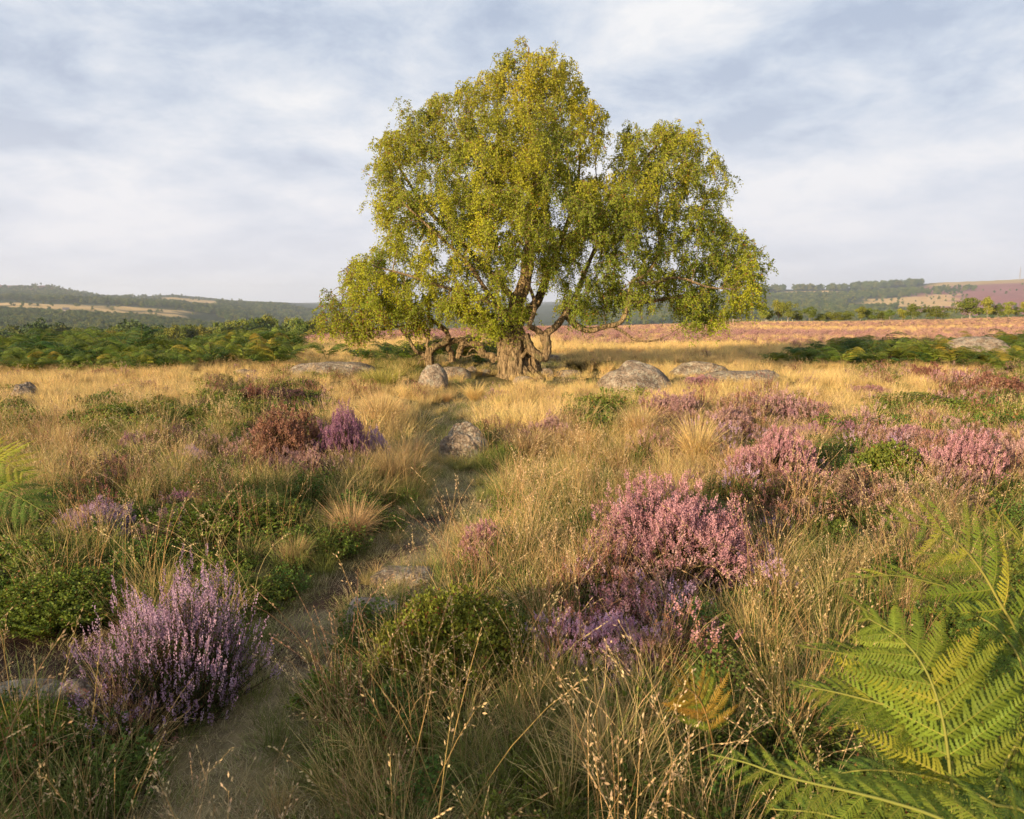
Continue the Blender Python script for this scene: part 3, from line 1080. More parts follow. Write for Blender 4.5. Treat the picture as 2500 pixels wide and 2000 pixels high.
# the rough margin of the moor behind the birch, out to the brow
x, y = field_pts(4.5, 24, 60, rng, 1.5, 0.78)
px_, py_ = proj(x, y, H(x, y))
s_ = fbm(x * 0.10 + 40, y * 0.22 + 11, 4)
lg = 1 - sst(24, 42, y + (s_ - 0.5) * 26)
ok = (px_ > 690)
isg = rng.random(len(x)) < np.clip(lg * 1.1 + sst(.52, .62, s_) * .5 + .05, 0, 1)
put(gold, x, y, rng.uniform(.6, 1.0, len(x)), rng.integers(3, 6, len(x)), isg & ok)
put(hea, x, y, rng.uniform(.8, 1.4, len(x)), rng.choice([1, 5, 1, 5, 0], len(x)), ~isg & ok & (rng.random(len(x)) < .75))
x, y = field_pts(1.6, 60, 136, rng, 1.5, 0.75)
px_, py_ = proj(x, y, H(x, y))
ok = px_ > 1250 - (136 - y) * 2
s_ = fbm(x * 0.10 + 40, y * 0.22 + 11, 4)
isg = rng.random(len(x)) < np.clip(sst(.52, .64, s_) * .6 + 0.12, 0, 1)
put(gold, x, y, rng.uniform(.8, 1.1, len(x)), rng.integers(3, 6, len(x)), isg & ok)
put(hea, x, y, rng.uniform(.8, 1.3, len(x)), rng.choice([1, 5, 1, 5, 5], len(x)), ~isg & ok & (rng.random(len(x)) < .6))


def flush(name, label, lst, protos, tilt, seed, flat=None):
    A = np.concatenate(lst)
    return scatter(name, label, protos, A[:, :3], A[:, 3], A[:, 4].astype(int), tilt, seed, flat)


# ------------------------------------------------------------------ rocks
def rock_mesh(name, seed, w, d, h, p=2.4, rough=0.10, sub=5):
    import bmesh
    bm = bmesh.new()
    bmesh.ops.create_icosphere(bm, subdivisions=sub, radius=1)
    V = np.array([v.co[:] for v in bm.verts])
    n_ = V.copy()
    q = np.sign(V) * np.abs(V) ** (2 / p)
    q /= np.maximum((np.abs(q) ** p).sum(1, keepdims=True) ** (1 / p), 1e-6)
    V = q
    k = 1 + (fbm(n_[:, 0] * 1.6 + seed * 3.1 + n_[:, 2] * 1.3, n_[:, 1] * 1.6 + seed + n_[:, 2], 4) - .5) * 4.0 * rough
    k += (fbm(n_[:, 0] * 7 + seed, n_[:, 1] * 7 + n_[:, 2] * 5 + 9, 3) - .5) * 0.5 * rough
    V = V * k[:, None]
    V[:, 0] *= w / 2
    V[:, 1] *= d / 2
    V[:, 2] = np.where(V[:, 2] > 0, V[:, 2] * h, V[:, 2] * min(h, 0.25))
    for v, c in zip(bm.verts, V):
        v.co = c
    me = bpy.data.meshes.new(name)
    bm.to_mesh(me)
    bm.free()
    me.polygons.foreach_set('use_smooth', np.ones(len(me.polygons), bool))
    me.materials.append(M_rock)
    return me


ROCKS = [  # left, right, top, base row, seed, power, rough, label
    (702, 925, 884, 922, 1, 2.6, .10, 'long flat-topped gritstone boulder left of the birch, bracken behind it'),
    (1022, 1096, 896, 952, 2, 2.2, .06, 'rounded brown boulder at the left edge of the path below the birch'),
    (1072, 1152, 896, 926, 3, 2.3, .08, 'low sunlit boulder behind the rounded one, left of the birch trunk'),
    (1137, 1166, 899, 918, 4, 2.4, .12, 'small upright stone between the low boulder and the birch trunk'),
    (1164, 1204, 905, 919, 5, 2.4, .12, 'small dark flat stone touching the roots on the left of the birch'),
    (1318, 1352, 904, 922, 6, 2.6, .08, 'grey rounded stone against the right foot of the birch trunk'),
    (1352, 1424, 908, 922, 7, 3.0, .08, 'thin grey slab lying in bare earth right of the birch trunk'),
    (1252, 1306, 924, 936, 8, 3.0, .06, 'flat pale slab set in the turf in front of the birch trunk'),
    (1447, 1648, 896, 974, 9, 1.85, .09, 'large peaked boulder with a pale lichen face right of the birch'),
    (1636, 1784, 884, 922, 10, 2.3, .10, 'broad boulder with white-flecked end behind the peaked one'),
    (1706, 1895, 910, 944, 11, 3.0, .05, 'smooth grey slab sloping down in the golden grass'),
    (1817, 1908, 902, 938, 12, 2.5, .10, 'small boulder with a mossy flank at the end of the sloping slab'),
    (2300, 2468, 824, 876, 13, 2.3, .08, 'pale boulder rising out of the bracken at the right'),
    (1066, 1196, 1048, 1134, 14, 2.0, .13, 'lichen-spotted grey boulder standing in grass beside the path'),
    (26, 102, 936, 984, 15, 1.8, .14, 'pointed grey rock in golden grass at the left edge'),
    (1380, 1412, 1106, 1122, 16, 2.4, .1, 'small grey stone on the side path'),
    (838, 985, 1470, 1535, 17, 3.2, .08, 'worn grey slab in the path beside the bilberry mound'),
    (900, 1075, 1392, 1432, 18, 3.2, .07, 'earthy slab crossing the path above the bilberry mound'),
    (-80, 190, 1684, 1765, 19, 3.0, .08, 'dark grey slab in shade at the bottom left edge'),
    (120, 262, 1676, 1800, 20, 2.4, .10, 'dark lichened boulder half under the big lavender heather'),
    (-30, 44, 1398, 1438, 21, 2.6, .10, 'flat grey stone at the left edge above the bare earth'),
    (572, 634, 906, 922, 23, 2.8, .10, 'low grey stone in grass in front of the left bracken bank'),
    (1334, 1370, 868, 884, 24, 2.2, .10, 'small lone boulder on the moor just right of the birch trunk'),
]
for (l, r_, tp, bs, sd_, pw, rg, lab) in ROCKS:
    g_ = ground_pt((l + r_) / 2, bs)
    dist = math.hypot(g_[1], g_[2] - 1.6)
    w = (r_ - l) / 1800 * g_[1] * 1.02
    h = (bs - tp) / 1800 * dist * (1.0 + 0.0) + 0.0
    d = w * (0.75 if h > w * .35 else 0.6)
    flatk = 1.6 / g_[1]
    h = max(h - d * 0.5 * flatk, 0.35 * h) + 0.04
    y0 = g_[1] + d * 0.45
    x0 = g_[0] * y0 / g_[1]
    o = obj('boulder' if w > .6 else 'stone', rock_mesh('rock', sd_, w, d, h * 1.08, pw, rg), loc=(x0, y0, float(H(x0, y0)) - 0.03), rz=0.0)
    tag(o, lab, 'rock')
    fr_ = np.random.default_rng(sd_)
    nq = int(6 + 16 * w / (0.3 + 0.05 * y0))
    aa = fr_.uniform(0, 6.283, nq)
    qx, qy = x0 + np.cos(aa) * (w * .5 + .03), y0 + np.sin(aa) * (d * .5 + .03)
    sc_ = fr_.uniform(.35, .6, nq) * (1 if y0 > 5 else .75)
    all_ = np.ones(nq, bool)
    put(gold, qx, qy, sc_, fr_.integers(0, 3, nq) + (3 if y0 > 8.5 else 0), all_ if y0 > 6 else fr_.random(nq) < .4)
    put(green, qx, qy, sc_ * .9, fr_.integers(0, 2, nq), fr_.random(nq) < .5)

flush('golden_grass', 'sun-bleached golden moor grass in loose tufts', gold, protos_gold_n + protos_gold_f, .14, 1)
flush('short_turf', 'short trodden turf beside the path', short, protos_short, .1, 2)
flush('green_grass', 'longer green grass between the bilberry', green, protos_green, .15, 3)
flush('seeding_grass', 'tall dry grass stalks with seed heads', stalk, protos_stalk + protos_stalk_f, .12, 4)
flush('bilberry_cover', 'dark green bilberry ground cover', bil, protos_bil_n + protos_bil_f, .15, 5)
flush('heather_cover', 'low pink and brown heather ground cover', hea, protos_hea, .12, 6)


# ------------------------------------------------------------------ heather bushes
tri = {}


def heather_kind(key):
    if key in tri:
        return tri[key]
    kinds = {
        # n, R, Ht, spike, nfl, fl, colours, foliage, fpt, bloom
        'lav_near': (1200, 1.0, 1.05, .16, 15, .020, LAV, (0.05, 0.07, 0.025), 16, .92),
        'pink_near': (1000, 1.0, .85, .15, 13, .020, PNK, (0.075, 0.07, 0.028), 14, .95),
        'purple_near': (800, 1.0, .8, .11, 11, .020, [LAV[0], MAG[0], PNK[1], LAV[1]], (0.06, 0.065, 0.025), 16, .75),
        'pink': (760, 1.0, .9, .15, 9, .032, PNK, (0.11, 0.08, 0.035), 16, .8),
        'magenta': (760, 1.0, .9, .16, 9, .032, MAG, (0.10, 0.075, 0.035), 16, .85),
        'pale': (620, 1.0, .9, .15, 8, .036, PAL, (0.14, 0.10, 0.045), 16, .9),
        'brown': (520, 1.0, .9, .14, 7, .045, BRN, (0.13, 0.075, 0.035), 18, .9),
        'dry': (420, 1.0, .9, .14, 6, .04, DRY, (0.20, 0.14, 0.08), 14, .7),
        'dark': (520, 1.0, .9, .12, 5, .045, DRK, (0.07, 0.065, 0.03), 22, .7),
        'lavender': (620, 1.0, .85, .16, 9, .036, LAV, (0.06, 0.065, 0.03), 16, .9)}
    n, R, Ht, spk, nfl, fl, cols, fol, fpt, bl = kinds[key]
    sd_ = sum(ord(c) for c in key)
    a, b = heather(sd_, n, R, Ht, spk, nfl, fl, cols, fol, fpt, bl, two=(nfl < 14))
    tri[key] = (a.mesh('foliage_' + key, M_heath), b.mesh('flowers_' + key, M_heath))
    return tri[key]


def bush(px, base, top, wpx, key, label, rz=None, sc_y=0.85, group=None):
    g_ = ground_pt(px, base)
    a, b = heather_kind(key)
    R = wpx / 2 / 1800 * g_[1] * 1.02
    y0 = g_[1] + R * sc_y * 0.8
    x0 = g_[0] * y0 / g_[1]
    z0 = float(H(x0, y0))
    tz = at(px, top, y0 + R * 0.15)[2]
    Hh = max(tz - z0, 0.10)
    e = obj('heather_bush', None, loc=(x0, y0, z0 - 0.02), rz=0)
    tag(e, label, 'heather', group)
    rzz = rz if rz is not None else (px * 0.013) % 6.28
    for nm, me in (('foliage', a), ('flower_spikes', b)):
        c = obj(nm, me, parent=e, rz=rzz, sc=(R, R * sc_y, Hh / 0.95))
        c['kind'] = 'stuff'
    return e


BUSHES = [
    (445, 1815, 1425, 510, 'lav_near', 'big lavender heather bush in shade at lower left, upright spikes'),
    (1630, 1455, 1180, 480, 'pink_near', 'largest pink heather bush, sunlit, right of the middle'),
    (1450, 1690, 1450, 390, 'purple_near', 'sprawling purple-pink heather below the largest pink bush'),
    (1530, 1500, 1400, 190, 'pale', 'pale heather sprays between the largest pink bush and the purple one'),
    (1200, 1380, 1270, 140, 'pink', 'small pink heather beside the dark earth of the path'),
    (1875, 1400, 1320, 80, 'lavender', 'bluish purple heather at the right foot of the largest pink bush'),
    (700, 1160, 1005, 200, 'brown', 'rusty brown heather dome with pink tinge, left of the path'),
    (845, 1150, 1000, 150, 'magenta', 'bright magenta heather beside the rusty brown dome'),
    (920, 1130, 1045, 90, 'lavender', 'dark purple heather on the shaded right side of the magenta one'),
    (740, 1190, 1090, 130, 'pale', 'pale pink heather in front of the rusty dome'),
    (230, 1330, 1215, 220, 'lavender', 'low purple heather leaning over bilberry at left'),
    (325, 1108, 1055, 58, 'magenta', 'tiny round magenta heather in bilberry at left'),
    (440, 1250, 1195, 95, 'magenta', 'thin pinkish purple heather above the lavender bush'),
    (480, 1140, 1085, 90, 'lavender', 'faded lilac heather left of the rusty dome'),
    (1880, 1200, 1050, 190, 'pink', 'salmon pink heather bush right of the tall gold grass'),
    (2330, 1200, 1055, 190, 'pink', 'salmon pink heather bush behind yellow bilberry at right'),
    (2460, 1180, 1070, 130, 'pale', 'pale pink heather at the right edge behind the fern tip'),
    (1960, 1090, 1035, 130, 'magenta', 'magenta heather, left end of the bright pink band'),
    (2080, 1085, 1032, 150, 'magenta', 'magenta heather in the centre of the bright pink band'),
    (2220, 1090, 1035, 140, 'pink', 'pink heather, right end of the bright pink band'),
    (2130, 1270, 1140, 240, 'dry', 'greyish dead heather with bare stems at right'),
    (2340, 1290, 1200, 170, 'dry', 'dead brown heather behind the tall fern frond'),
    (1650, 1050, 955, 150, 'pale', 'faded pink heather in front of the peaked boulder'),
    (1790, 1080, 985, 150, 'pale', 'faded pink heather left of the bright pink band'),
    (1720, 960, 915, 110, 'pink', 'small pink heather at the foot of the sloping slab'),
    (2140, 975, 940, 110, 'pink', 'rounded pink heather alone in golden grass at right'),
    (2260, 935, 890, 90, 'brown', 'brownish pink heather before the right bracken bank'),
    (2430, 975, 915, 150, 'brown', 'brown heather dome at the right edge of the golden grass'),
    (700, 1000, 945, 180, 'dark', 'dark green-brown heather mound behind the rusty dome'),
    (630, 985, 940, 80, 'brown', 'reddish heather on the left side of the dark mound'),
    (1205, 1065, 1015, 90, 'brown', 'brownish heather just behind the spotted boulder'),
    (1345, 1080, 1010, 110, 'pale', 'straw-pink heather right of the spotted boulder'),
    (250, 925, 900, 90, 'brown', 'dull brown heather in golden grass at left'),
    (1440, 900, 882, 70, 'brown', 'brown heather clump at the far side of bare earth by the birch'),
    (2300, 1905, 1800, 90, 'purple_near', 'few purple sprigs under the big fern'),
]
for b_ in BUSHES:
    bush(*b_[:5], b_[5])


# bilberry mound and rush clumps -----------------------------------------------------------------
def plant(name, me, px, base, wpx, hpx, label, cat, partname='foliage', unitR=1.0, unitH=1.0, rz=0.3):
    g_ = ground_pt(px, base)
    R = wpx / 2 / 1800 * g_[1]
    y0 = g_[1] + R * 0.6
    x0 = g_[0] * y0 / g_[1]
    z0 = float(H(x0, y0))
    tz = at(px, base - hpx, y0)[2]
    Hh = max(tz - z0, .08)
    o = obj(name, me, loc=(x0, y0, z0 - 0.01), rz=rz, sc=(R / unitR, R / unitR, Hh / unitH))
    tag(o, label, cat)
    return o


bil_big = leafy_clump(61, 900, 1.0, 1.0, 0.050, 26, (0.17, 0.20, 0.025), accent=(0.20, 0.09, 0.03), up=.7).mesh('bilberry_mound', M_green)
bil_mid = leafy_clump(62, 420, 1.0, 1.0, 0.085, 20, (0.17, 0.195, 0.03), accent=(0.24, 0.10, 0.03), up=.6).mesh('bilberry_bush', M_green)
plant('bilberry_bush', bil_big, 1110, 1690, 360, 245, 'bright green bilberry mound beside the path in the middle foreground', 'bilberry')
plant('bilberry_bush', bil_big, 560, 1330, 330, 120, 'dark bilberry mound left of the path above the lavender heather', 'bilberry', rz=2)
plant('bilberry_bush', bil_big, 160, 1560, 330, 160, 'dark bilberry mound above bare earth at lower left', 'bilberry', rz=4)
plant('bilberry_bush', bil_big, 60, 1900, 300, 170, 'shaded bilberry in front of the dark slab at bottom left', 'bilberry', rz=1)
plant('bilberry_bush', bil_mid, 2170, 1190, 150, 110, 'yellow-green bilberry between the two salmon heather bushes', 'bilberry')
plant('bilberry_bush', bil_mid, 1480, 1010, 180, 45, 'low yellow-green bilberry in front of the peaked boulder', 'bilberry', rz=1)
plant('bilberry_bush', bil_mid, 2230, 1010, 210, 50, 'wide yellow-green bilberry mound in gold grass at right', 'bilberry', rz=2)
plant('bilberry_bush', bil_mid, 2430, 1040, 150, 50, 'green bilberry at the right edge above the pink heather', 'bilberry', rz=3)
plant('bilberry_bush', bil_mid, 350, 1030, 170, 50, 'green bilberry mound in front of gold grass at left', 'bilberry', rz=3.3)
plant('bilberry_bush', bil_mid, 510, 1030, 130, 45, 'green bilberry mound left of the dark heather mound', 'bilberry', rz=5)

tus = grass_tuft(71, 900, 0.20, 1.05, 0.010, GC, GCt, 0.85, 0.55, seg=5).mesh('tussock', M_grass)
tus2 = grass_tuft(72, 900, 0.22, 1.05, 0.011, (0.36, 0.26, 0.11), (0.50, 0.35, 0.16), 0.9, 0.6, seg=5).mesh('tussock_brown', M_grass)
rush = grass_tuft(73, 700, 0.30, 1.05, 0.014, (0.13, 0.14, 0.03), (0.34, 0.29, 0.07), 0.7, 0.35, seg=5).mesh('rush', M_grass)
tgr = grass_tuft(74, 700, 0.25, 1.0, 0.010, (0.12, 0.14, 0.035), (0.24, 0.23, 0.08), 0.9, 0.6, seg=5).mesh('tussock_green', M_grass)
rush2 = grass_tuft(75, 800, 0.55, 1.0, 0.020, (0.13, 0.12, 0.035), (0.26, 0.22, 0.08), 0.9, 0.45, seg=5).mesh('rush_far', M_grass)
TUS = [
    (1560, 1085, 150, 95, tus, 'tall pale gold tussock between the peaked boulder and the side path'),
    (1490, 1135, 120, 70, tgr, 'short greenish tussock beside the side path'),
    (930, 1065, 200, 110, tus, 'broad gold tussock right of the magenta heather'),
    (1090, 985, 60, 30, tus, 'little gold tussock in the middle of the path'),
    (1290, 1135, 190, 90, tus2, 'orange-brown tussock right of the spotted boulder'),
    (1010, 1130, 120, 70, tus2, 'brownish tussock left of the spotted boulder'),
    (1160, 985, 120, 50, tus, 'gold tussock at the right edge of the path below the birch'),
    (640, 1300, 150, 110, tgr, 'greenish tussock left of the path, above a dark bilberry mound'),
    (860, 1350, 210, 130, tus2, 'big drooping brown tussock on the left side of the path'),
    (960, 1210, 170, 120, tus2, 'straw-brown tussock where the path bends'),
    (1700, 1150, 200, 130, tus, 'tall gold tussock left of a salmon heather bush'),
    (1130, 1160, 150, 50, tgr, 'green grass clump at the foot of the spotted boulder'),
    (250, 1170, 100, 80, tus2, 'slim brown tussock behind the low purple heather'),
    (720, 1400, 130, 90, tus2, 'reddish brown tussock overhanging the path'),
]
for (px, bs, w, h, me, lab) in TUS:
    plant('grass_tussock', me, px, bs, w, h, lab, 'grass tussock', rz=px * .01, unitR=0.95, unitH=0.9)
plant('rush_clump', rush, 935, 962, 150, 62, 'yellow-green rush clump beside the rounded boulder', 'rush', unitR=0.9, unitH=.95)
plant('rush_clump', rush2, 1410, 905, 70, 28, 'dark rush clump on the moor right of the birch trunk', 'rush', unitR=0.9, unitH=.95)
plant('rush_clump', rush2, 1475, 903, 70, 26, 'second dark rush clump from the birch trunk', 'rush', unitR=0.9, unitH=.95, rz=2)


# ------------------------------------------------------------------ bracken
br_near = [proto('bracken_plant', bracken_mesh(s, 6, 1.0, c, 11, 11).mesh('bracken_plant', M_fern))
           for s, c in ((81, (FERN, FERN_D)), (82, (FERN, FERN, (0.16, 0.18, 0.025))), (83, (FERN_D, FERN_D, FERN)), (84, ((0.17, 0.18, 0.025), (0.28, 0.22, 0.03), FERN)))]
rng = np.random.default_rng(7)


BY = ground_pt(2384, 876)[1]


def bracken_area(name, label, fn, box, sp, sc, seed):
    xs, ys = np.meshgrid(np.arange(box[0], box[1], sp), np.arange(box[2], box[3], sp))
    x = xs.ravel() + rng.uniform(-.5, .5, xs.size) * sp
    y = ys.ravel() + rng.uniform(-.5, .5, xs.size) * sp
    px, py = proj(x, y, H(x, y))
    k = fn(x, y, px) & (rng.random(len(x)) < .93)
    k = k & fn(x + rng.normal(0, .6, len(x)), y + rng.normal(0, .6, len(x)), px)
    k = k & ~((px > 2285) & (px < 2485) & (y > BY - 2.6) & (y < BY + 1.6))
    x, y = x[k], y[k]
    idx = rng.choice([0, 1, 2, 0, 1, 3], len(x))
    s = sc * rng.uniform(.7, 1.25, len(x)) * (0.35 + 1.3 * fbm(x * .45, y * .45, 2))
    return scatter(name, label, br_near, np.stack([x, y, H(x, y) - .05], -1), s, idx, .16, seed)


bracken_area('bracken', 'bank of green bracken behind the golden grass at left',
             lambda x, y, px: (px < 725) & (y > 16.9 + 0.5 * np.sin(x) + np.clip((px - 420) / 90, 0, 2) * (px < 640)) & (y < 31 + (x + 10) * .2) & (px > -500), (-30, -4, 15, 34), .46, .52, 11)
bracken_area('bracken', 'bank of bracken at right below the heather moor',
             lambda x, y, px: (px > 1720) & (px < 3000) & (y > 18.8 + np.clip((2150 - px) / 300, -1.5, 1.2)) & (y < 19.5 + np.clip((px - 1720) / 75, 0, 12)), (3, 30, 16, 36), .50, .50, 12)
bracken_area('bracken', 'shaded bracken in the dip under the birch branches',
             lambda x, y, px: (px > 900) & (px < 1215) & (y > 18.0) & (y < 20.5), (-5, 1, 17, 21), .5, .42, 13)
# added bracken, out of view behind and left of the camera, to shade the foreground
bracken_area('bracken', 'added unseen bracken left of the viewpoint that shades the foreground',
             lambda x, y, px: (y < -0.2 + (x + 3.6) * -0.45) & (np.hypot(x, y) > 3.0) & (y > -5), (-6.5, -2.2, -5.0, 1.0), .55, 1.05, 14)

for (px, bs, wpx, hpx, k, lab) in [
    (650, 905, 130, 88, 3, 'yellow-tinged bracken clump at the right end of the left bank'),
    (590, 905, 120, 75, 1, 'green bracken clump next to the yellow-tinged one'),
    (800, 892, 120, 55, 1, 'bracken clump behind the long flat boulder'),
    (880, 896, 110, 55, 2, 'darker bracken clump under the leaning tree'),
    (1000, 895, 110, 50, 3, 'orange-brown bracken clump between leaning tree and rush clump'),
    (2060, 905, 120, 60, 3, 'yellow bracken clump in front of the right bank'),
    (1960, 895, 130, 55, 2, 'dark bracken clump in front of the right bank'),
    (2420, 925, 130, 60, 3, 'orange-tipped bracken clump at the far right')]:
    g_ = ground_pt(px, bs)
    R = wpx / 2 / 1800 * g_[1]
    x0, y0 = g_[0], g_[1]
    o = obj('bracken_clump', br_near[k].data, loc=(x0, y0, float(H(x0, y0)) - .04), rz=px, sc=(R, R, hpx / 1800 * g_[1] / .95))
    tag(o, lab, 'bracken')

# ---- foreground ferns, pinna by pinna
pin_meshes = []
for s in range(4):
    variants = {}
    for cn, c, rc in (('green', (0.165, 0.21, 0.025), (0.34, 0.32, 0.06)), ('yellow', (0.28, 0.28, 0.03), (0.45, 0.38, 0.08)), ('rust', (0.30, 0.19, 0.03), (0.35, 0.2, 0.06)),
                      ('deep', (0.10, 0.155, 0.026), (0.2, 0.22, 0.05))):
        a, m_ = pinna_arrays(22, 11, 100 + s, 0.145)
        r_ = np.random.default_rng(s)
        V = np.concatenate(a.V)
        tipk = np.clip((V[:, 0] - .75) * 2.2, 0, 1)[:, None]
        cc = np.asarray(c) * r_.uniform(.85, 1.15, (len(V), 1)) * (1 - tipk) + np.asarray(c) * np.array([1.7, 1.25, 1.0]) * tipk
        mb = MB()
        mb.add(V, np.concatenate(a.Q), col=cc)
        # a.Q already offset inside its own builder
        mb.add(np.concatenate(m_.V), np.concatenate(m_.Q), col=rc)
        variants[cn] = mb.mesh('pinna', M_fern)
    pin_meshes.append(variants)


def fern(label, fronds):
    """fronds: list of (px points with depth base->tip, pinna length, n pairs, colour, normal)"""
    b0 = fronds[0][0][0]
    base = at(*b0)
    gx, gy = base[0], base[1]
    e = obj('fern', None, loc=(gx, gy, float(H(gx, gy))))
    tag(e, label, 'fern')
    off = np.array([gx, gy, float(H(gx, gy))])
    for q, (pts, L, n, cn, nrm, st) in enumerate(fronds):
        P = [at(*p) - off for p in pts]
        if P[0][2] > 0.02:
            P = [np.array([P[0][0] * 0.8, P[0][1] + 0.02, -0.02])] + P
            st = st + 0.0
            pl = np.array(P)
            sl = np.linalg.norm(np.diff(pl, axis=0), axis=1)
            st = sl[0] / sl.sum() + st * (1 - sl[0] / sl.sum())
        rc = curve_pts(P, 30)
        mb = MB()
        tubes(mb, rc[None], (np.linspace(.0042, .0012, 30))[None], 6, (0.32, 0.31, 0.07) if cn != 'rust' else (.35, .2, .07))
        fo = obj('frond', mb.mesh('frond_stalk', M_fern, True), parent=e)
        r_ = np.random.default_rng(q + int(abs(gx) * 100))
        for M in frond_frames(rc, nrm, L, n, st, .16, q + 5, 66):
            cv = cn if r_.random() > .08 else ('yellow' if cn == 'green' else 'green')
            pi = obj('pinna', pin_meshes[r_.integers(0, 4)][cv], parent=fo)
            pi.matrix_local = Matrix(M.tolist())


fern('tall arching fern at lower right with its tip pointing left', [
    ([(2590, 1800, 1.74), (2494, 1568, 1.70), (2436, 1464, 1.68), (2396, 1394, 1.68), (2338, 1325, 1.66), (2270, 1285, 1.62), (2175, 1270, 1.58)], .25, 15, 'green', (-.25, -.75, .6), .0),
    ([(2620, 1640, 1.9), (2560, 1420, 1.9), (2480, 1310, 1.85), (2395, 1240, 1.8)], .13, 12, 'yellow', (-.1, -.7, .65), .05),
    ([(2600, 1660, 1.95), (2520, 1580, 1.95), (2430, 1490, 1.92), (2330, 1440, 1.88), (2180, 1405, 1.85), (2055, 1420, 1.8)], .17, 16, 'green', (-.1, -.35, .93), .0),
    ([(2640, 1780, 2.05), (2560, 1600, 2.05), (2460, 1420, 2.0), (2380, 1370, 1.95), (2240, 1350, 1.9)], .17, 14, 'deep', (-.1, -.4, .9), .05)])
fern('large fern at bottom right with its stalk rising towards the camera', [
    ([(2345, 2050, 1.28), (2326, 1939, 1.30), (2303, 1765, 1.33), (2262, 1640, 1.37), (2200, 1560, 1.42), (2120, 1510, 1.46)], .22, 12, 'green', (-.25, -.6, .75), .25),
    ([(2400, 2100, 1.35), (2440, 1900, 1.42), (2510, 1780, 1.46), (2620, 1700, 1.5)], .19, 12, 'green', (0.1, -.6, .8), .1),
    ([(2326, 1960, 1.36), (2290, 1830, 1.38), (2200, 1740, 1.38), (2080, 1700, 1.40), (1950, 1672, 1.42)], .14, 16, 'green', (-.1, -.35, .93), .05),
    ([(2440, 2100, 1.5), (2480, 1820, 1.55), (2500, 1650, 1.6), (2440, 1540, 1.65), (2340, 1480, 1.7)], .22, 14, 'deep', (0, -.5, .85), .1)])
fern('low fern frond lying along the bottom edge at right', [
    ([(2480, 2120, 1.12), (2330, 2015, 1.14), (2164, 1955, 1.18), (1932, 1900, 1.24), (1820, 1862, 1.28), (1735, 1842, 1.32)], .15, 19, 'green', (.1, -.3, .95), .0),
    ([(2300, 2160, 1.22), (2160, 2050, 1.27), (2020, 1990, 1.3), (1880, 1975, 1.33)], .12, 13, 'deep', (0, -.5, .85), .0),
    ([(2520, 2060, 1.3), (2420, 1960, 1.32), (2280, 1900, 1.36), (2120, 1880, 1.4), (2000, 1900, 1.42)], .14, 15, 'deep', (0, -.35, .93), .0)])
fern('deep green fern under the large one at lower right', [
    ([(2300, 1960, 1.75), (2240, 1820, 1.75), (2150, 1730, 1.72), (2040, 1690, 1.7), (1935, 1676, 1.65)], .16, 15, 'deep', (0, -.4, .9), .05),
    ([(2340, 1900, 1.9), (2280, 1650, 1.9), (2180, 1540, 1.85), (2070, 1460, 1.8)], .20, 15, 'green', (-.1, -.4, .9), .1),
    ([(2420, 1900, 1.8), (2340, 1760, 1.8), (2230, 1640, 1.78), (2080, 1600, 1.75), (1960, 1580, 1.7)], .18, 15, 'green', (-.1, -.35, .9), .1),
    ([(2520, 1900, 1.7), (2470, 1740, 1.7), (2380, 1640, 1.7), (2260, 1590, 1.68), (2140, 1600, 1.66)], .17, 15, 'yellow', (0, -.45, .88), .05)])
fern('small rusty fern in shade below the purple heather', [
    ([(1745, 1850, 2.2), (1722, 1740, 2.2), (1690, 1690, 2.18), (1645, 1672, 2.15)], .14, 12, 'rust', (-.2, -.7, .6), .3),
    ([(1735, 1850, 2.25), (1722, 1700, 2.3), (1715, 1610, 2.32)], .10, 11, 'deep', (-.4, -.8, .4), .3)])
fern('fern at the left edge with a sunlit yellow tip', [
    ([(-120, 1350, 4.2), (-60, 1170, 4.2), (0, 1130, 4.15), (70, 1160, 4.1)], .30, 11, 'yellow', (.1, -.6, .8), .4),
    ([(-110, 1350, 4.1), (-80, 1220, 4.05), (0, 1195, 4.0), (110, 1250, 3.9)], .30, 11, 'deep', (.1, -.5, .85), .4),
    ([(-130, 1350, 4.3), (-90, 1130, 4.3), (-30, 1100, 4.3), (30, 1105, 4.3)], .26, 10, 'yellow', (0, -.6, .8), .4)])


# ------------------------------------------------------------------ birch
def c4(cx_, cy_, dy=0.0, Y=16.6):
    return at(750 + cx_ * .5566, 50 + cy_ * .5566, Y + dy)


def c5(cx_, cy_, dy=0.0, Y=16.4):
    return at(960 + cx_ * .2041, 700 + cy_ * .2041, Y + dy)


def in_poly(px, py, poly):
    c = np.zeros(np.shape(px), bool)
    n = len(poly)
    for i in range(n):
        x0, y0 = poly[i]
        x1, y1 = poly[(i + 1) % n]
        cond = ((y0 > py) != (y1 > py)) & (px < (x1 - x0) * (py - y0) / (y1 - y0 + 1e-9) + x0)
        c ^= cond
    return c


def poly_dist(px, py, poly):
    p = list(poly) + [poly[0]]
    return seg_dist(px, py, [tuple(map(float, q)) for q in p])


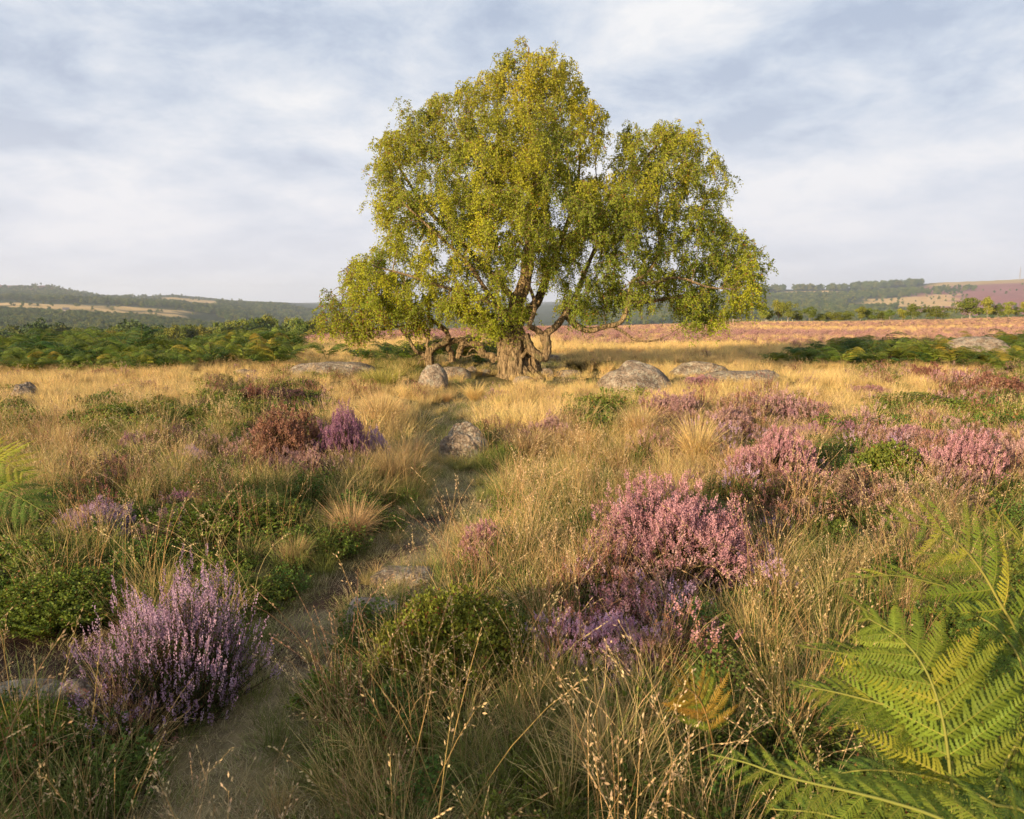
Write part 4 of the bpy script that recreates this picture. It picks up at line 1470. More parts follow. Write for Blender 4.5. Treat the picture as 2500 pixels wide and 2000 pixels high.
OUT1 = [(975, 75), (1015, 90), (1050, 160), (1130, 195), (1200, 260), (1210, 330), (1265, 370), (1295, 440), (1310, 490), (1400, 490), (1490, 515), (1560, 470), (1650, 480), (1700, 470),
        (1750, 525), (1795, 575), (1830, 690), (1845, 755), (1780, 800), (1740, 840), (1880, 900), (1940, 990), (2005, 1075), (1990, 1160), (1950, 1270), (1870, 1290), (1810, 1330),
        (1710, 1340), (1640, 1320), (1600, 1230), (1500, 1240), (1400, 1220), (1250, 1290), (1150, 1310), (1080, 1230), (1000, 1240), (940, 1350), (860, 1385), (780, 1350),
        (700, 1330), (640, 1300), (560, 1270), (430, 1290), (330, 1280), (250, 1250), (200, 1180), (180, 1100), (260, 1030), (340, 980), (385, 930), (330, 865), (320, 790),
        (265, 715), (300, 640), (290, 540), (365, 520), (390, 460), (445, 445), (435, 375), (530, 365), (630, 345), (730, 290), (805, 275), (825, 200), (885, 130), (945, 130)]
HOLES1 = [(955, 1110, 85), (930, 1180, 60), (1090, 850, 60), (1140, 880, 50), (600, 1000, 55), (480, 950, 50), (560, 850, 45), (1040, 1230, 60), (1330, 560, 40), (700, 640, 35), (1640, 880, 45),
          (1080, 760, 50), (1420, 1100, 55), (1240, 1010, 60), (1290, 640, 50), (860, 900, 45), (760, 1120, 45), (1500, 920, 50), (1600, 1060, 45), (430, 640, 40), (900, 520, 35), (1180, 1140, 50), (1720, 1010, 45), (1580, 640, 35), (520, 720, 45), (380, 1060, 40)]


def make_crown(seed, outline, holes, Y0, conv, nl, thick, leaf, twl, col_fn, per_cl=8, ntw=9, per_tw=40, lobe=0.75):
    """lobes inside the outline, each a shell of drooping leafy twigs; returns leaf builder, twig builder, cluster points"""
    rng = np.random.default_rng(seed)
    xs = [p[0] for p in outline]
    ys = [p[1] for p in outline]
    L = []
    tries = 0
    m_per = conv[2] / 1800 * Y0
    while len(L) < nl and tries < 40000:
        tries += 1
        cx_, cy_ = rng.uniform(min(xs), max(xs)), rng.uniform(min(ys), max(ys))
        if not in_poly(np.array([cx_]), np.array([cy_]), outline)[0]:
            continue
        dd = poly_dist(np.array([float(cx_)]), np.array([float(cy_)]), outline)[0] * m_per
        if dd < 0.12:
            continue
        t = min(thick, 0.35 + 1.05 * dd)
        dy = rng.uniform(-1, 1) * t
        if rng.random() < 0.4:
            dy = -abs(dy) ** .6 * t ** .4
        if any(math.hypot(cx_ - hx, cy_ - hy) < hr for hx, hy, hr in holes):
            continue
        p = at(conv[0] + cx_ * conv[2], conv[1] + cy_ * conv[2], Y0 + dy)
        sz = min(lobe, 0.25 + dd * 0.8) * rng.uniform(.75, 1.15)
        if L and min(np.linalg.norm((p - q[0]) / [1, 1.2, 1]) for q in L) < 0.52 * (0.35 + sz):
            continue
        L.append((p, sz))
    mleaf, mtw = MB(), MB()
    cl = []
    for (p, sz) in L:
        k = int(per_cl * (0.4 + sz))
        q = p + rng.normal(0, 1, (k, 3)) * sz * [.52, .52, .62] + [0, 0, .12 * sz]
        cl.append(q)
    CL = np.concatenate(cl)
    # gaps
    pxx, pyy = proj(CL[:, 0], CL[:, 1], CL[:, 2])
    ccx, ccy = (pxx - conv[0]) / conv[2], (pyy - conv[1]) / conv[2]
    keep = np.ones(len(CL), bool)
    keep &= in_poly(ccx, ccy, outline) | ((poly_dist(ccx, ccy, outline) < rng.uniform(0, 45, len(CL))) & (ccy < 1250))
    for hx, hy, hr in holes:
        keep &= np.hypot(ccx - hx, ccy - hy) > hr * 0.9
    CL = CL[keep]
    n = len(CL) * ntw
    ii = np.repeat(np.arange(len(CL)), ntw)
    th = rng.random(n) * 6.283
    hd = np.stack([np.cos(th), np.sin(th), np.zeros(n)], -1)
    ln = twl * rng.uniform(.5, 1.2, n)
    up = rng.uniform(0.0, .35, n)
    ln *= np.where(rng.random(n) < .12, 1.5, 1)
    t = np.linspace(0, 1, 5)
    b = CL[ii] + rng.normal(0, .07, (n, 3))
    P = b[:, None] + hd[:, None] * (ln * rng.uniform(.15, .6, n))[:, None, None] * (t ** .7)[None, :, None]
    P[:, :, 2] += ln[:, None] * (up[:, None] * t[None] - (rng.uniform(.25, .95, n) + up)[:, None] * t[None] ** 1.7)
    tubes(mtw, P, np.broadcast_to(0.0045 * (1.25 - t), (n, 5)).copy(), 3, np.array([0.11, 0.065, 0.04]))
    m = n * per_tw
    jj = np.repeat(np.arange(n), per_tw)
    u = rng.random(m)
    f = u * 4
    k = np.clip(f.astype(int), 0, 3)
    q = P[jj, k] * (1 - (f - k))[:, None] + P[jj, k + 1] * (f - k)[:, None]
    q = q + rng.normal(0, .022, (m, 3))
    d = unit(rdir(rng, m) * [1, 1, .6] + np.array([0, 0, -.55]))
    nn = unit(rdir(rng, m) + np.array([-.35, -.6, .4]))
    cc = col_fn(q, rng, CL[ii][jj])
    leaves(mleaf, q, d, nn, leaf * rng.uniform(.7, 1.25, m), leaf * .36 * rng.uniform(.8, 1.2, m), cc)
    return mleaf, mtw, CL


def birch_col(q, rng, base):
    n = len(q)
    h = np.clip(q[:, 2] / 7.5, 0, 1)[:, None]
    c = np.array([0.33, 0.39, 0.038]) * (1 - h) + np.array([0.39, 0.37, 0.045]) * h
    k = (fbm(base[:, 0] * 1.1 + 5, base[:, 2] * 1.1 + base[:, 1], 3) - .5)[:, None]
    c = c * (1 + k * .8) * np.concatenate([1 + k * .5, 1 + k * .1, 1 - k], 1)
    s = rng.random(n) < .03
    c[s] = (0.36, 0.17, 0.04)
    return np.clip(c * rng.uniform(.8, 1.12, (n, 1)), 0, .8)


mleaf, mtw, CL1 = make_crown(3, OUT1, HOLES1, 16.6, (750, 50, .5566), 370, 3.0, .040, .50, birch_col, 6.0, 8, 31)

# skeleton of main limbs: (points, base radius, tip radius)
LIMBS = [
    ([c5(1385, 1078, .0), c5(1375, 900, .05), c5(1360, 760, .1), c5(1380, 600, .15), c4(900, 1330, .2), c4(925, 1230, .2), c4(960, 1130, .1), c4(975, 1000, 0), c4(985, 850, 0), c4(1005, 700, 0), c4(985, 500, 0), c4(970, 300, 0), c4(972, 120, 0)], .24, .015, 1.4),
    ([c5(1465, 1080, -.12), c5(1455, 900, -.08), c5(1470, 740, 0), c5(1480, 600, .05), c4(930, 1320, .2), c4(1010, 1230, .5), c4(1060, 1100, .9), c4(1120, 950, 1.2), c4(1180, 760, 1.3), c4(1200, 560, 1.2)], .20, .02, 1.3),
    ([c5(1590, 1080, .0), c5(1600, 940, .02), c5(1600, 820, .05), c5(1570, 700, .1), c5(1545, 560, .1), c4(880, 1290, -.1), c4(790, 1190, -.4), c4(700, 1060, -.7), c4(560, 930, -.9), c4(420, 800, -.8)], .10, .02, 1.5),
    ([c5(1690, 1085, .02), c5(1680, 960, .05), c5(1655, 850, .06), c5(1640, 760, .05)], .13, .07, 1.5),
    ([c5(1740, 1080, .35), c5(1715, 950, .3), c5(1680, 820, .25), c5(1600, 700, .2)], .10, .07, 1.4),
    ([c5(1560, 1085, .3), c5(1540, 900, .35), c5(1500, 700, .35), c5(1480, 560, .3)], .12, .09, 1.3),
    ([c5(1515, 865, -.12), c5(1570, 800, -.15), c5(1610, 740, -.1)], .045, .04, 1.1),
    ([c5(1570, 580, -.2), c5(1610, 680, -.25), c5(1660, 770, -.3), c5(1740, 835, -.35), c5(1800, 850, -.35), c5(1835, 780, -.33), c5(1835, 680, -.3), c5(1800, 590, -.28)], .095, .105, 1.0),
    ([c5(1800, 600, -.28), c5(1760, 550, -.3), c5(1690, 500, -.4), c5(1630, 460, -.5), c4(1000, 1250, -.8), c4(960, 1130, -1.0)], .075, .035, 1.0),
    ([c5(1800, 600, -.28), c5(1860, 540, -.3), c5(1930, 490, -.3), c4(1130, 1290, -.2), c4(1190, 1180, 0), c4(1250, 1030, .2), c4(1340, 860, .3), c4(1430, 680, .3), c4(1540, 540, .2)], .085, .025, 1.0),
    ([c4(1130, 1290, -.2), c4(1180, 1340, -.3), c4(1240, 1362, -.4), c4(1300, 1345, -.5), c4(1375, 1322, -.6), c4(1410, 1240, -.6), c4(1425, 1150, -.6), c4(1500, 1100, -.7), c4(1545, 1000, -.6), c4(1535, 830, -.4), c4(1560, 650, -.3)], .075, .02, 1.1),
    ([c4(1340, 1340, -.5), c4(1400, 1375, -.6), c4(1440, 1402, -.7), c4(1520, 1405, -.75), c4(1590, 1378, -.8)], .035, .012, 1.0),
    ([c4(1425, 1160, -.6), c4(1520, 1150, -.7), c4(1600, 1130, -.9), c4(1660, 1135, -1), c4(1760, 1170, -1), c4(1880, 1180, -.9)], .045, .012, 1.0),
    ([c4(1410, 1240, -.6), c4(1520, 1230, -.2), c4(1660, 1200, .2), c4(1800, 1130, .4), c4(1880, 1010, .4)], .045, .012, 1.0),
    ([c4(990, 1010, 0), c4(1090, 990, -.3), c4(1170, 930, -.5), c4(1220, 860, -.7), c4(1270, 700, -.8)], .05, .015, 1.0),
    ([c4(985, 900, 0), c4(900, 800, -.4), c4(800, 700, -.8), c4(720, 560, -.9), c4(640, 430, -.7)], .05, .012, 1.0),
    ([c4(920, 1240, .2), c4(800, 1100, .6), c4(660, 960, 1.0), c4(520, 820, 1.1), c4(400, 640, .9), c4(340, 560, .8)], .075, .015, 1.0),
    ([c4(890, 1290, 0), c4(760, 1220, -.6), c4(600, 1170, -1.0), c4(450, 1120, -1.1), c4(300, 1080, -1)], .06, .012, 1.0),
    ([c4(900, 1300, 0), c4(780, 1290, .5), c4(620, 1260, .7), c4(450, 1240, .6), c4(330, 1230, .5)], .05, .012, 1.0),
]


def limb_mesh(mb, pts, r0, r1, flare, k=10, n=None, wob=0.06, seed=0):
    n = n or max(10, len(pts) * 5)
    P = curve_pts(pts, n)
    R = np.linspace(r0, r1, n) ** 1.0
    if flare > 1.15:
        u = np.linspace(0, 1, n) * (n / 12)
        R = R * (1 + (flare - 1) * np.exp(-u * 9))
    r_ = np.random.default_rng(seed)
    R = R * (1 + r_.normal(0, wob, n))
    m0 = mb.n
    tubes(mb, P[None], R[None], k, (0.3, 0.2, 0.1))
    V = mb.V[-1]
    c = P.repeat(k, 0)
    th = np.tile(np.arange(k), n)
    ph = th / k * 6.283
    rid = 1 + (0.10 * np.sin(ph * 5 + seed) + 0.07 * np.sin(ph * 11 + seed * 2 + c[:, 2] * 2)) * (np.repeat(R, k) > .05) + (fbm(ph * 1.6 + seed, c[:, 2] * 5 + 3, 3) - .5) * .45
    mb.V[-1] = c + (V - c) * rid[:, None]
    return P, R


tree = obj('birch_tree', None, loc=tuple(c5(1500, 1080)))
tree.location.z = float(H(tree.location.x, tree.location.y))
tag(tree, 'large spreading birch with several fused trunks standing alone on the moor', 'tree')
TL = Vector(tree.location)


def tree_part(name, mb, mats, smooth=False, parent=tree, off=None):
    o = obj(name, mb.mesh(name, mats, smooth), parent=parent)
    v = (off or TL)
    o.data.transform(Matrix.Translation(-v))
    return o


nodes_p, nodes_r = [], []
trunk = MB()
for q in (0, 1, 2, 3, 4, 5, 6):
    pts, a, b, fl = LIMBS[q]
    pts = [np.array(pts[0]) - [0, 0, .08]] + list(pts[1:]) if q != 6 else pts
    nt_ = 6 if q < 3 else len(pts)
    P, R = limb_mesh(trunk, pts, a, b, fl, 30, len(pts) * 7, .04, q)
    nodes_p.append(P[16:])
    nodes_r.append(R[16:])
# root flare lumps
for k_, (cx_, dy, r0) in enumerate([(1300, -.1, .10), (1250, .1, .07), (1420, -.28, .08), (1530, -.3, .07), (1650, -.25, .08), (1760, -.1, .09), (1800, .15, .07)]):
    a_ = c5(cx_, 1085, dy)
    b_ = c5(1420 + (cx_ - 1420) * .55, 960, dy * .5)
    limb_mesh(trunk, [np.array(a_) - [0, 0, .06] + (np.array(a_) - np.array(b_)) * [.15, .15, 0], (a_ * .55 + b_ * .45) - [0, 0, .03], b_], r0 * .8, r0 * .95, 1.0, 8, 8, .05, 20 + k_)
tree_part('trunk', trunk, M_bark, True)
for q in range(7, len(LIMBS)):
    pts, a, b, fl = LIMBS[q]
    lm = MB()
    P, R = limb_mesh(lm, pts, a, b, fl, 10, None, .08, q)
    tree_part('limb', lm, M_bark, True)
    nodes_p.append(P)
    nodes_r.append(R)


def branches(nodes_p, nodes_r, CL, seed, root, rmax=.022):
    NP, NR = np.concatenate(nodes_p), np.concatenate(nodes_r)
    rng = np.random.default_rng(seed)
    order = np.argsort(np.linalg.norm(CL - root, axis=1))
    PP, RR = [], []
    NPl, NRl = NP.copy(), NR.copy()
    t = np.linspace(0, 1, 6)
    for c in CL[order]:
        d = np.linalg.norm((NPl - c), axis=1) + np.maximum(NPl[:, 2] - c[2], 0) * .8 + (NRl < .006) * .3
        i = int(np.argmin(d))
        a = NPl[i]
        ln = np.linalg.norm(c - a)
        mid = (a + c) / 2 + rng.normal(0, .09, 3) * ln + np.array([0, 0, .16 * ln])
        P = (a[None] * ((1 - t) ** 2)[:, None] + 2 * mid[None] * (t * (1 - t))[:, None] + c[None] * (t ** 2)[:, None])
        r0 = min(NRl[i] * .75, rmax, .006 + .011 * ln)
        R = np.linspace(r0, .004, 6)
        PP.append(P)
        RR.append(R)
        NPl = np.vstack([NPl, P[2:]])
        NRl = np.concatenate([NRl, R[2:]])
    mb = MB()
    tubes(mb, np.array(PP), np.array(RR), 4, (0.2, 0.15, 0.1))
    return mb


brm = branches(nodes_p, nodes_r, CL1, 5, np.array(c4(900, 1300)))
o = tree_part('branches', brm, M_bark, True)
o['kind'] = 'stuff'
o = tree_part('twigs', mtw, M_bark)
o['kind'] = 'stuff'
o = tree_part('crown', mleaf, M_leaf)
o['kind'] = 'stuff'

# leaning gnarled tree at the left of it
OUT2 = [(40, 1290), (90, 1200), (150, 1230), (200, 1230), (170, 1140), (160, 1060), (210, 1050), (300, 1080), (420, 1180), (520, 1270), (560, 1310), (540, 1350), (480, 1380), (380, 1360),
        (300, 1380), (200, 1400), (100, 1380), (30, 1350)]


def lean_col(q, rng, base):
    c = birch_col(q, rng, base)
    s = rng.random(len(q)) < .10
    c[s] = np.array([0.33, 0.15, 0.04]) * rng.uniform(.7, 1.2, (int(s.sum()), 1))
    return c * .9


ml2, mt2, CL2 = make_crown(8, OUT2, [(300, 1150, 30)], 17.3, (750, 50, .5566), 85, 1.5, .045, .45, lean_col, 6, 7, 15, .5)
t2 = obj('leaning_tree', None, loc=tuple(c5(450, 930, 0, 17.2)))
t2.location.z = float(H(t2.location.x, t2.location.y))
tag(t2, 'low sprawling tree with twisted trunks left of the birch', 'tree')
T2 = Vector(t2.location)
L2 = [([c5(440, 950, 0, 17.2), c5(430, 860, 0, 17.2), c5(430, 790, 0, 17.2), c5(480, 735, 0, 17.2), c5(560, 700, .1, 17.2), c5(640, 650, .1, 17.2), c5(650, 560, .1, 17.2), c5(560, 470, 0, 17.2), c5(420, 380, -.2, 17.2)], .12, .04),
      ([c5(1235, 885, .1, 17.2), c5(1180, 830, .1, 17.2), c5(1080, 800, .1, 17.2), c5(1030, 700, .1, 17.2), c5(930, 680, .1, 17.2), c5(840, 690, .1, 17.2), c5(800, 760, .2, 17.2), c5(770, 860, .2, 17.2)], .10, .07),
      ([c5(700, 900, .3, 17.2), c5(690, 800, .3, 17.2), c5(650, 720, .2, 17.2), c5(700, 650, .2, 17.2), c5(850, 640, .2, 17.2), c5(1050, 620, .2, 17.2)], .09, .05),
      ([c5(420, 760, 0, 17.2), c5(400, 700, 0, 17.2), c5(420, 600, 0, 17.2), c5(420, 500, 0, 17.2)], .04, .03),
      ([c5(430, 850, 0, 17.2), c5(330, 800, -.1, 17.2), c5(270, 770, -.2, 17.2), c5(200, 650, -.2, 17.2), c5(60, 480, -.3, 17.2), c4(330, 1310, -.4, 17.2), c4(220, 1180, -.4, 17.2), c4(170, 1090, -.4, 17.2)], .05, .015),
      ([c5(430, 900, 0, 17.2), c5(350, 860, -.1, 17.2), c5(290, 930, -.15, 17.2)], .03, .012),
      ([c5(1060, 820, .1, 17.2), c5(960, 810, .1, 17.2), c5(860, 840, 0, 17.2), c5(760, 790, 0, 17.2)], .025, .012),
      ([c5(420, 620, 0, 17.2), c4(480, 1340, .3, 17.2), c4(350, 1350, .4, 17.2), c4(200, 1360, .4, 17.2), c4(80, 1330, .4, 17.2)], .045, .012),
      ([c5(1040, 800, .1, 17.2), c5(960, 740, .1, 17.2), c5(900, 790, .1, 17.2), c5(880, 840, .1, 17.2)], .02, .01)]
np2, nr2 = [], []
for q, (pts, a, b) in enumerate(L2):
    lm = MB()
    P, R = limb_mesh(lm, pts, a, b, 1.0, 10, None, .12, 40 + q)
    tree_part('trunk' if q < 3 else 'limb', lm, M_bark, True, t2, T2)
    np2.append(P)
    nr2.append(R)
o = tree_part('branches', branches(np2, nr2, CL2, 6, np.array(c5(440, 700, 0, 17.2))), M_bark, True, t2, T2)
o['kind'] = 'stuff'
o = tree_part('twigs', mt2, M_bark, False, t2, T2)
o['kind'] = 'stuff'
o = tree_part('crown', ml2, M_leaf, False, t2, T2)
o['kind'] = 'stuff'


# ------------------------------------------------------------------ distant trees
def far_tree(seed, n=1500, col=(0.085, 0.10, 0.022), wid=.42, leaf=.055, trunk_h=.18, lobes=12):
    """unit-height tree: crown of leafy lobes; returns crown builder, trunk builder"""
    rng = np.random.default_rng(seed)
    a = rng.random(lobes) * 6.283
    h = rng.uniform(0, 1, lobes)
    rr_ = wid * np.sqrt(np.clip(1 - (h * 1.6 - .75) ** 2, .1, 1)) * rng.uniform(.35, .75, lobes)
    c = np.stack([np.cos(a) * rr_, np.sin(a) * rr_, trunk_h + .14 + h * (.80 - trunk_h)], -1)
    c = np.vstack([c, [[0, 0, .82], [0, 0, .6], [0, 0, .45]]])
    sz = rng.uniform(.13, .22, len(c)) * (wid / .42) ** .5
    ii = rng.integers(0, len(c), n)
    d = rdir(rng, n)
    d[:, 2] = np.where(d[:, 2] < -.4, -d[:, 2], d[:, 2])
    p = c[ii] + d * (sz[ii] * rng.uniform(.6, 1.08, n))[:, None] * [1, 1, .85]
    mb = MB()
    cc = jit(rng, col, n, .3)
    leaves(mb, p, rdir(rng, n), unit(d + rdir(rng, n) * .7), leaf * rng.uniform(.6, 1.4, n), leaf * .45 * rng.uniform(.7, 1.3, n), cc)
    tm = MB()
    P = np.array([[[0, 0, -.03], [.01, 0, trunk_h], [.0, .01, .45], [0, 0, .75]]])
    tubes(tm, P, np.array([[.025, .02, .014, .006]]), 6, (0.28, 0.24, 0.2))
    for k in range(5):
        e = c[k]
        tubes(tm, np.array([[[0, 0, .2 + .05 * k], [e[0] * .5, e[1] * .5, e[2] * .7 + .08], e]]), np.array([[.011, .008, .003]]), 4, (0.26, 0.22, 0.18))
    return mb, tm


M_ftrunk = plant_mat('far_bark', 0.0, .9, .05, .2, 0)
far_protos = []
for s, col, w in ((201, (0.17, 0.19, 0.035), .40), (202, (0.12, 0.15, 0.03), .46), (203, (0.21, 0.21, 0.04), .34), (204, (0.13, 0.15, 0.03), .55)):
    cr, tm = far_tree(s, 2200, col, w, .05, .10 if w > .5 else .16)
    far_protos.append((cr.mesh('crown', M_far), tm.mesh('trunk', M_ftrunk)))


def place_tree(px, Y, basez, h, k, wfac, label, group=None, name='distant_tree'):
    x0 = (px - 1250) / 1800 * Y * 1.0
    e = obj(name, None, loc=(x0, Y, basez))
    tag(e, label, 'tree', group)
    cr, tm = far_protos[k]
    for nm, me in (('crown', cr), ('trunk', tm)):
        c = obj(nm, me, parent=e, rz=(px * 1.7) % 6.28, sc=(h * wfac, h * wfac, h))
        if nm == 'crown':
            c['kind'] = 'stuff'


ORD = ['first', 'second', 'third', 'fourth', 'fifth', 'sixth', 'seventh', 'eighth', 'ninth', 'tenth', 'eleventh', 'twelfth', 'thirteenth', 'fourteenth', 'fifteenth', 'sixteenth',
       'seventeenth', 'eighteenth', 'nineteenth', 'twentieth', 'twenty-first', 'twenty-second', 'twenty-third', 'twenty-fourth', 'twenty-fifth', 'twenty-sixth', 'twenty-seventh']
RIGHT = [(1861, 755, 780, .9), (1874, 766, 780, .9), (1896, 750, 783, .9), (1919, 749, 783, .8), (1941, 765, 784, 1.2), (1971, 759, 784, 1.0), (1995, 771, 784, 1.4), (2016, 768, 784, 1.3), (2041, 768, 784, 1.3),
         (2061, 766, 784, 1.3), (2094, 760, 784, 1.1), (2115, 761, 784, 1.2), (2145, 766, 784, 1.3), (2165, 764, 779, 1.0), (2195, 763, 777, 1.2), (2221, 752, 777, .9), (2277, 756, 774, 1.9),
         (2359, 741, 776, 1.5), (2401, 742, 771, .9), (2428, 752, 769, 1.1), (2453, 747, 768, 1.0), (2475, 757, 768, 1.2), (2494, 749, 766, 1.1)]
for q, (px, tp, bs, wf) in enumerate(RIGHT):
    Yd = 134 + (q * 7 % 5)
    bz = float(H((px - 1250) / 1800 * Yd, Yd))
    top = at(px, tp, Yd)[2]
    big = px == 2359
    lab = ('broad dark round tree, tallest on the skyline of the heather moor' if big else
           'low wide shrub-like tree left of the tallest one on the moor edge' if px == 2277 else
           f'small green tree on the moor edge, {ORD[q]} of the row counted from the birch')
    place_tree(px, Yd, bz - .1, max(top - bz, 1.2) * 1.4, [0, 1, 2, 3][q % 4] if wf < 1.3 else 3, wf / 1.05, lab, 'row of small trees along the moor edge')

LEFT = [(195, 798, 195, 1.0), (237, 802, 200, 1.3), (262, 806, 190, 1.1), (299, 790, 205, 1.1), (335, 800, 190, 1.3), (349, 795, 210, 1.1), (382, 793, 215, 1.1), (405, 800, 200, 1.0), (424, 795, 195, 1.0), (448, 793, 210, 1.0),
        (476, 791, 215, 1.1), (500, 799, 200, 1.0), (519, 795, 205, .9), (543, 785, 195, .8), (567, 787, 215, 1.0), (595, 776, 200, .9), (622, 774, 210, 1.0), (650, 773, 215, 1.0), (672, 774, 225, .9),
        (684, 791, 175, .8), (704, 780, 220, .8), (725, 773, 200, .9), (739, 780, 170, .9), (764, 778, 205, 1.0), (120, 812, 180, 1.2), (60, 818, 170, 1.2), (20, 822, 180, 1.2)]
LEFT.sort()
for q, (px, tp, Yd, wf) in enumerate(LEFT):
    bz = float(H((px - 1250) / 1800 * Yd, Yd))
    top = at(px, tp, Yd)[2]
    lab = 'pale birch with visible white stem right of the left bank wood' if px == 739 else f'tree rising above the left bracken bank, {ORD[q]} from the left edge'
    place_tree(px, Yd, bz - .2, max(top - bz, 2.5), q % 3, wf * .9, lab, 'trees of the near valley wood', 'valley_tree')

# woods far off: uncountable
wood_protos = []
for s, col, w in ((211, (0.09, 0.12, 0.035), .5), (212, (0.06, 0.09, 0.03), .55), (213, (0.14, 0.15, 0.04), .45)):
    cr, tm = far_tree(s, 900, col, w, .075, .08, 9)
    wood_protos.append(proto('wood_tree', cr.mesh('wood_tree', M_far)))


def wood(name, label, r0, r1, p0, p1, n, h, seed, cond=None):
    rng = np.random.default_rng(seed)
    px = rng.uniform(p0, p1, n)
    r = np.sqrt(rng.uniform(r0 ** 2, r1 ** 2, n))
    x, y = (px - 1250) / 1800 * r, r
    k = np.ones(n, bool) if cond is None else cond(x, y, px, r)
    x, y = x[k], y[k]
    n = len(x)
    return scatter(name, label, wood_protos, np.stack([x, y, H(x, y) - .8], -1), h * rng.uniform(.65, 1.25, n), rng.integers(0, 3, n), .05, seed)


wood('valley_woodland', 'dense green wood in the near valley at left', 165, 480, -250, 1000, 1300, 7.5, 301, lambda x, y, px, r: (r > 200 + np.maximum(px - 800, 0) * .3))
wood('valley_woodland', 'wood covering the valley side at left', 480, 1290, -300, 700, 7000, 8.5, 302, lambda x, y, px, r: r < 1330 - np.maximum(px - 430, 0) * .5 + 1e3 * (px > 455))
wood('hillside_woodland', 'dark belt of trees above the straw fields at left', 1740, 2350, -300, 620, 3200, 11, 303, lambda x, y, px, r: r + px * .5 < 2450 + 250 * np.sin(px * .02))
wood('hillside_woodland', 'bluish wood on the far plateau left of the birch', 1500, 2750, 480, 1150, 5200, 13, 304, lambda x, y, px, r: (px > 540) | (r > 1700) & (r < 2200))
wood('hillside_woodland', 'blue-grey wood below the heather top at far left', 2350, 3050, -300, 330, 1500, 12, 311, lambda x, y, px, r: r < 3000 - np.maximum(px, 0) * .3)
wood('field_scrub', 'hedges and lone trees in the straw fields at left', 1340, 1700, -300, 480, 70, 8, 312)
wood('field_scrub', 'hedges and lone trees in the straw fields at right', 1180, 2400, 1850, 2350, 120, 9, 313)
wood('moor_scrub', 'thin scrub along the left skyline', 2900, 3250, 90, 600, 160, 10, 310)
wood('far_woodland', 'wood across the valley at right', 420, 1230, 1400, 2900, 3600, 9, 305)
wood('far_woodland', 'bluish wood on the hillside at right', 1230, 2700, 1400, 2330, 5600, 13, 306,
     lambda x, y, px, r: ~((r > 1180) & (r < 1430 - (px - 1900) * .5) & (px < 2000)) & ~((px > 2060) & (r > 1700 + (2370 - px) * .9) & (r < 2370)) & ~((px > 2180) & (r > 1400) & (r < 2370)) & ~((px > 2230) & (r > 2450)))
wood('far_woodland', 'tree belt on the right skyline', 3000, 3180, 1840, 2240, 330, 22, 307, lambda x, y, px, r: (np.abs(px - 1918) > 10) & (np.abs(px - 2005) > 4) & (np.abs(px - 2062) > 4))
wood('moor_scrub', 'scattered dark shrubs on the far heather hill', 1250, 2700, 2180, 2700, 230, 8, 308, lambda x, y, px, r: (r < 1800) | (fbm(x / 90, y / 90) > .6))
wood('far_woodland', 'tree clumps on the upper slope at right', 2450, 2620, 2180, 2370, 90, 14, 309)

# ------------------------------------------------------------------ lattice mast on the far hill
mx, my = (2471 - 1250) / 1800 * 3080, 3080.
mz = float(H(mx, my))
mtop = at(2471, 652, 3080)[2]
mh = mtop - mz
mb = MB()
for sx_, sy_ in ((1, 1), (1, -1), (-1, 1), (-1, -1)):
    tubes(mb, np.array([[[sx_ * 3.2, sy_ * 3.2, -1], [sx_ * 1.0, sy_ * 1.0, mh * .6], [sx_ * .5, sy_ * .5, mh]]]), np.array([[.5, .42, .35]]), 4, (.3, .28, .3))
for k in range(14):
    z0, z1 = mh * k / 14, mh * (k + 1) / 14
    w0, w1 = np.interp(z0, [0, mh * .6, mh], [3.2, 1, .5]), np.interp(z1, [0, mh * .6, mh], [3.2, 1, .5])
    for (a, b) in (((-1, -1), (1, -1)), ((1, -1), (1, 1)), ((1, 1), (-1, 1)), ((-1, 1), (-1, -1))):
        tubes(mb, np.array([[[a[0] * w0, a[1] * w0, z0], [b[0] * w1, b[1] * w1, z1]]]), np.array([[.22, .22]]), 3, (.3, .28, .3))
M_steel = plant_mat('mast_steel', 0, .5, .4, 0, 0)
mast = obj('radio_mast', mb.mesh('radio_mast', M_steel), loc=(mx, my, mz))
tag(mast, 'thin lattice mast on top of the far heather hill', 'mast')

# fence posts along the far edge of the heather moor
pm = MB()
tubes(pm, np.array([[[0, 0, -.2], [0, 0, 1.0], [0, 0, 1.02]]]), np.array([[.06, .06, .01]]), 6, (.5, .42, .32))
pme = pm.mesh('fence_post', M_ftrunk)
for q, px in enumerate([1856, 1866, 1887, 1904, 1918, 1930, 2340, 2358, 2362]):
    Yd = 131.
    x0 = (px - 1250) / 1800 * Yd
    o = obj('fence_post', pme, loc=(x0, Yd, float(H(x0, Yd))), sc=.55)
    tag(o, f'pale wooden post at the far moor edge, {ORD[q]} post from the birch', 'fence post', 'pale posts along the moor edge')

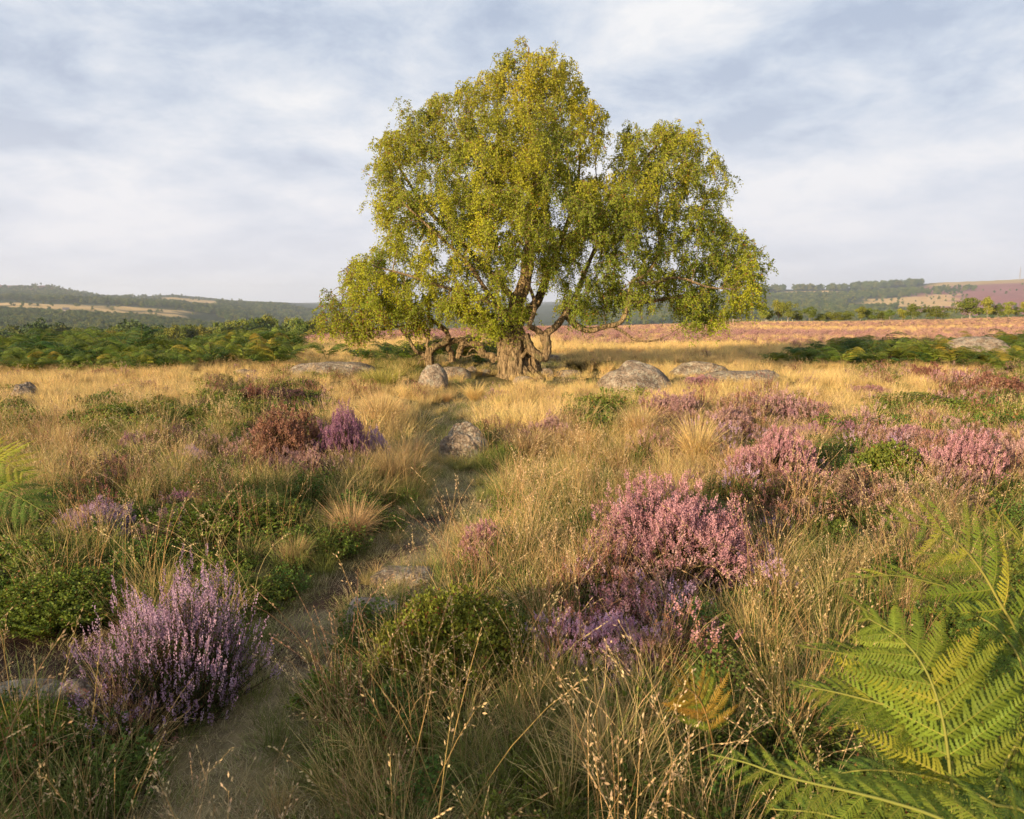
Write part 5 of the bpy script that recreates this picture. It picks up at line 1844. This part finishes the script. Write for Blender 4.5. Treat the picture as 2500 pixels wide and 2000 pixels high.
# small stone barn in the straw field
bx, by = (171 - 1250) / 1800 * 1330, 1330.
bz = float(H(bx, by))
barn = obj('stone_barn', None, loc=(bx, by, bz), rz=.5)
tag(barn, 'small grey stone barn at the edge of the left straw field', 'barn')
wm, rm = MB(), MB()
w, d, h = 5.0, 4.0, 4.0
wm.add([(-w, -d, -2), (w, -d, -2), (w, d, -2), (-w, d, -2), (-w, -d, h), (w, -d, h), (w, d, h), (-w, d, h), (-w, 0, h + 3.4), (w, 0, h + 3.4)],
       [(0, 1, 5, 4), (2, 3, 7, 6)], [(0, 4, 8), (0, 8, 3), (3, 8, 7), (1, 9, 5), (1, 2, 9), (2, 6, 9)], col=(.2, .18, .16))
rm.add([(-w - .3, -d - .4, h - .3), (w + .3, -d - .4, h - .3), (w + .3, 0, h + 3.6), (-w - .3, 0, h + 3.6), (w + .3, d + .4, h - .3), (-w - .3, d + .4, h - .3)], [(0, 1, 2, 3), (3, 2, 4, 5)], col=(.14, .13, .13))
obj('wall', wm.mesh('barn_wall', M_ftrunk), parent=barn)
obj('roof', rm.mesh('barn_roof', M_ftrunk), parent=barn)

# ------------------------------------------------------------------ haze
hb = MB()
X0, X1, Y0_, Y1_, Z0, Z1 = -9900, 9900, -9900, 9900, -140, 200
v = [(X0, Y0_, Z0), (X1, Y0_, Z0), (X1, Y1_, Z0), (X0, Y1_, Z0), (X0, Y0_, Z1), (X1, Y0_, Z1), (X1, Y1_, Z1), (X0, Y1_, Z1)]
hb.add(v, [(0, 3, 2, 1), (4, 5, 6, 7), (0, 1, 5, 4), (1, 2, 6, 5), (2, 3, 7, 6), (3, 0, 4, 7)], col=(1, 1, 1))
M_haze = bpy.data.materials.new('air_haze')
M_haze.use_nodes = True
t = M_haze.node_tree
t.nodes.clear()
pv = N(t, 'ShaderNodeVolumePrincipled')
pv.inputs['Color'].default_value = (0.78, 0.86, 1.0, 1)
pv.inputs['Density'].default_value = 0.00011
pv.inputs['Anisotropy'].default_value = 0.2
om = N(t, 'ShaderNodeOutputMaterial')
t.links.new(pv.outputs[0], om.inputs['Volume'])
hz = obj('haze', hb.mesh('haze', M_haze))
tag(hz, 'thin pale evening haze over the far valley', kind='stuff')
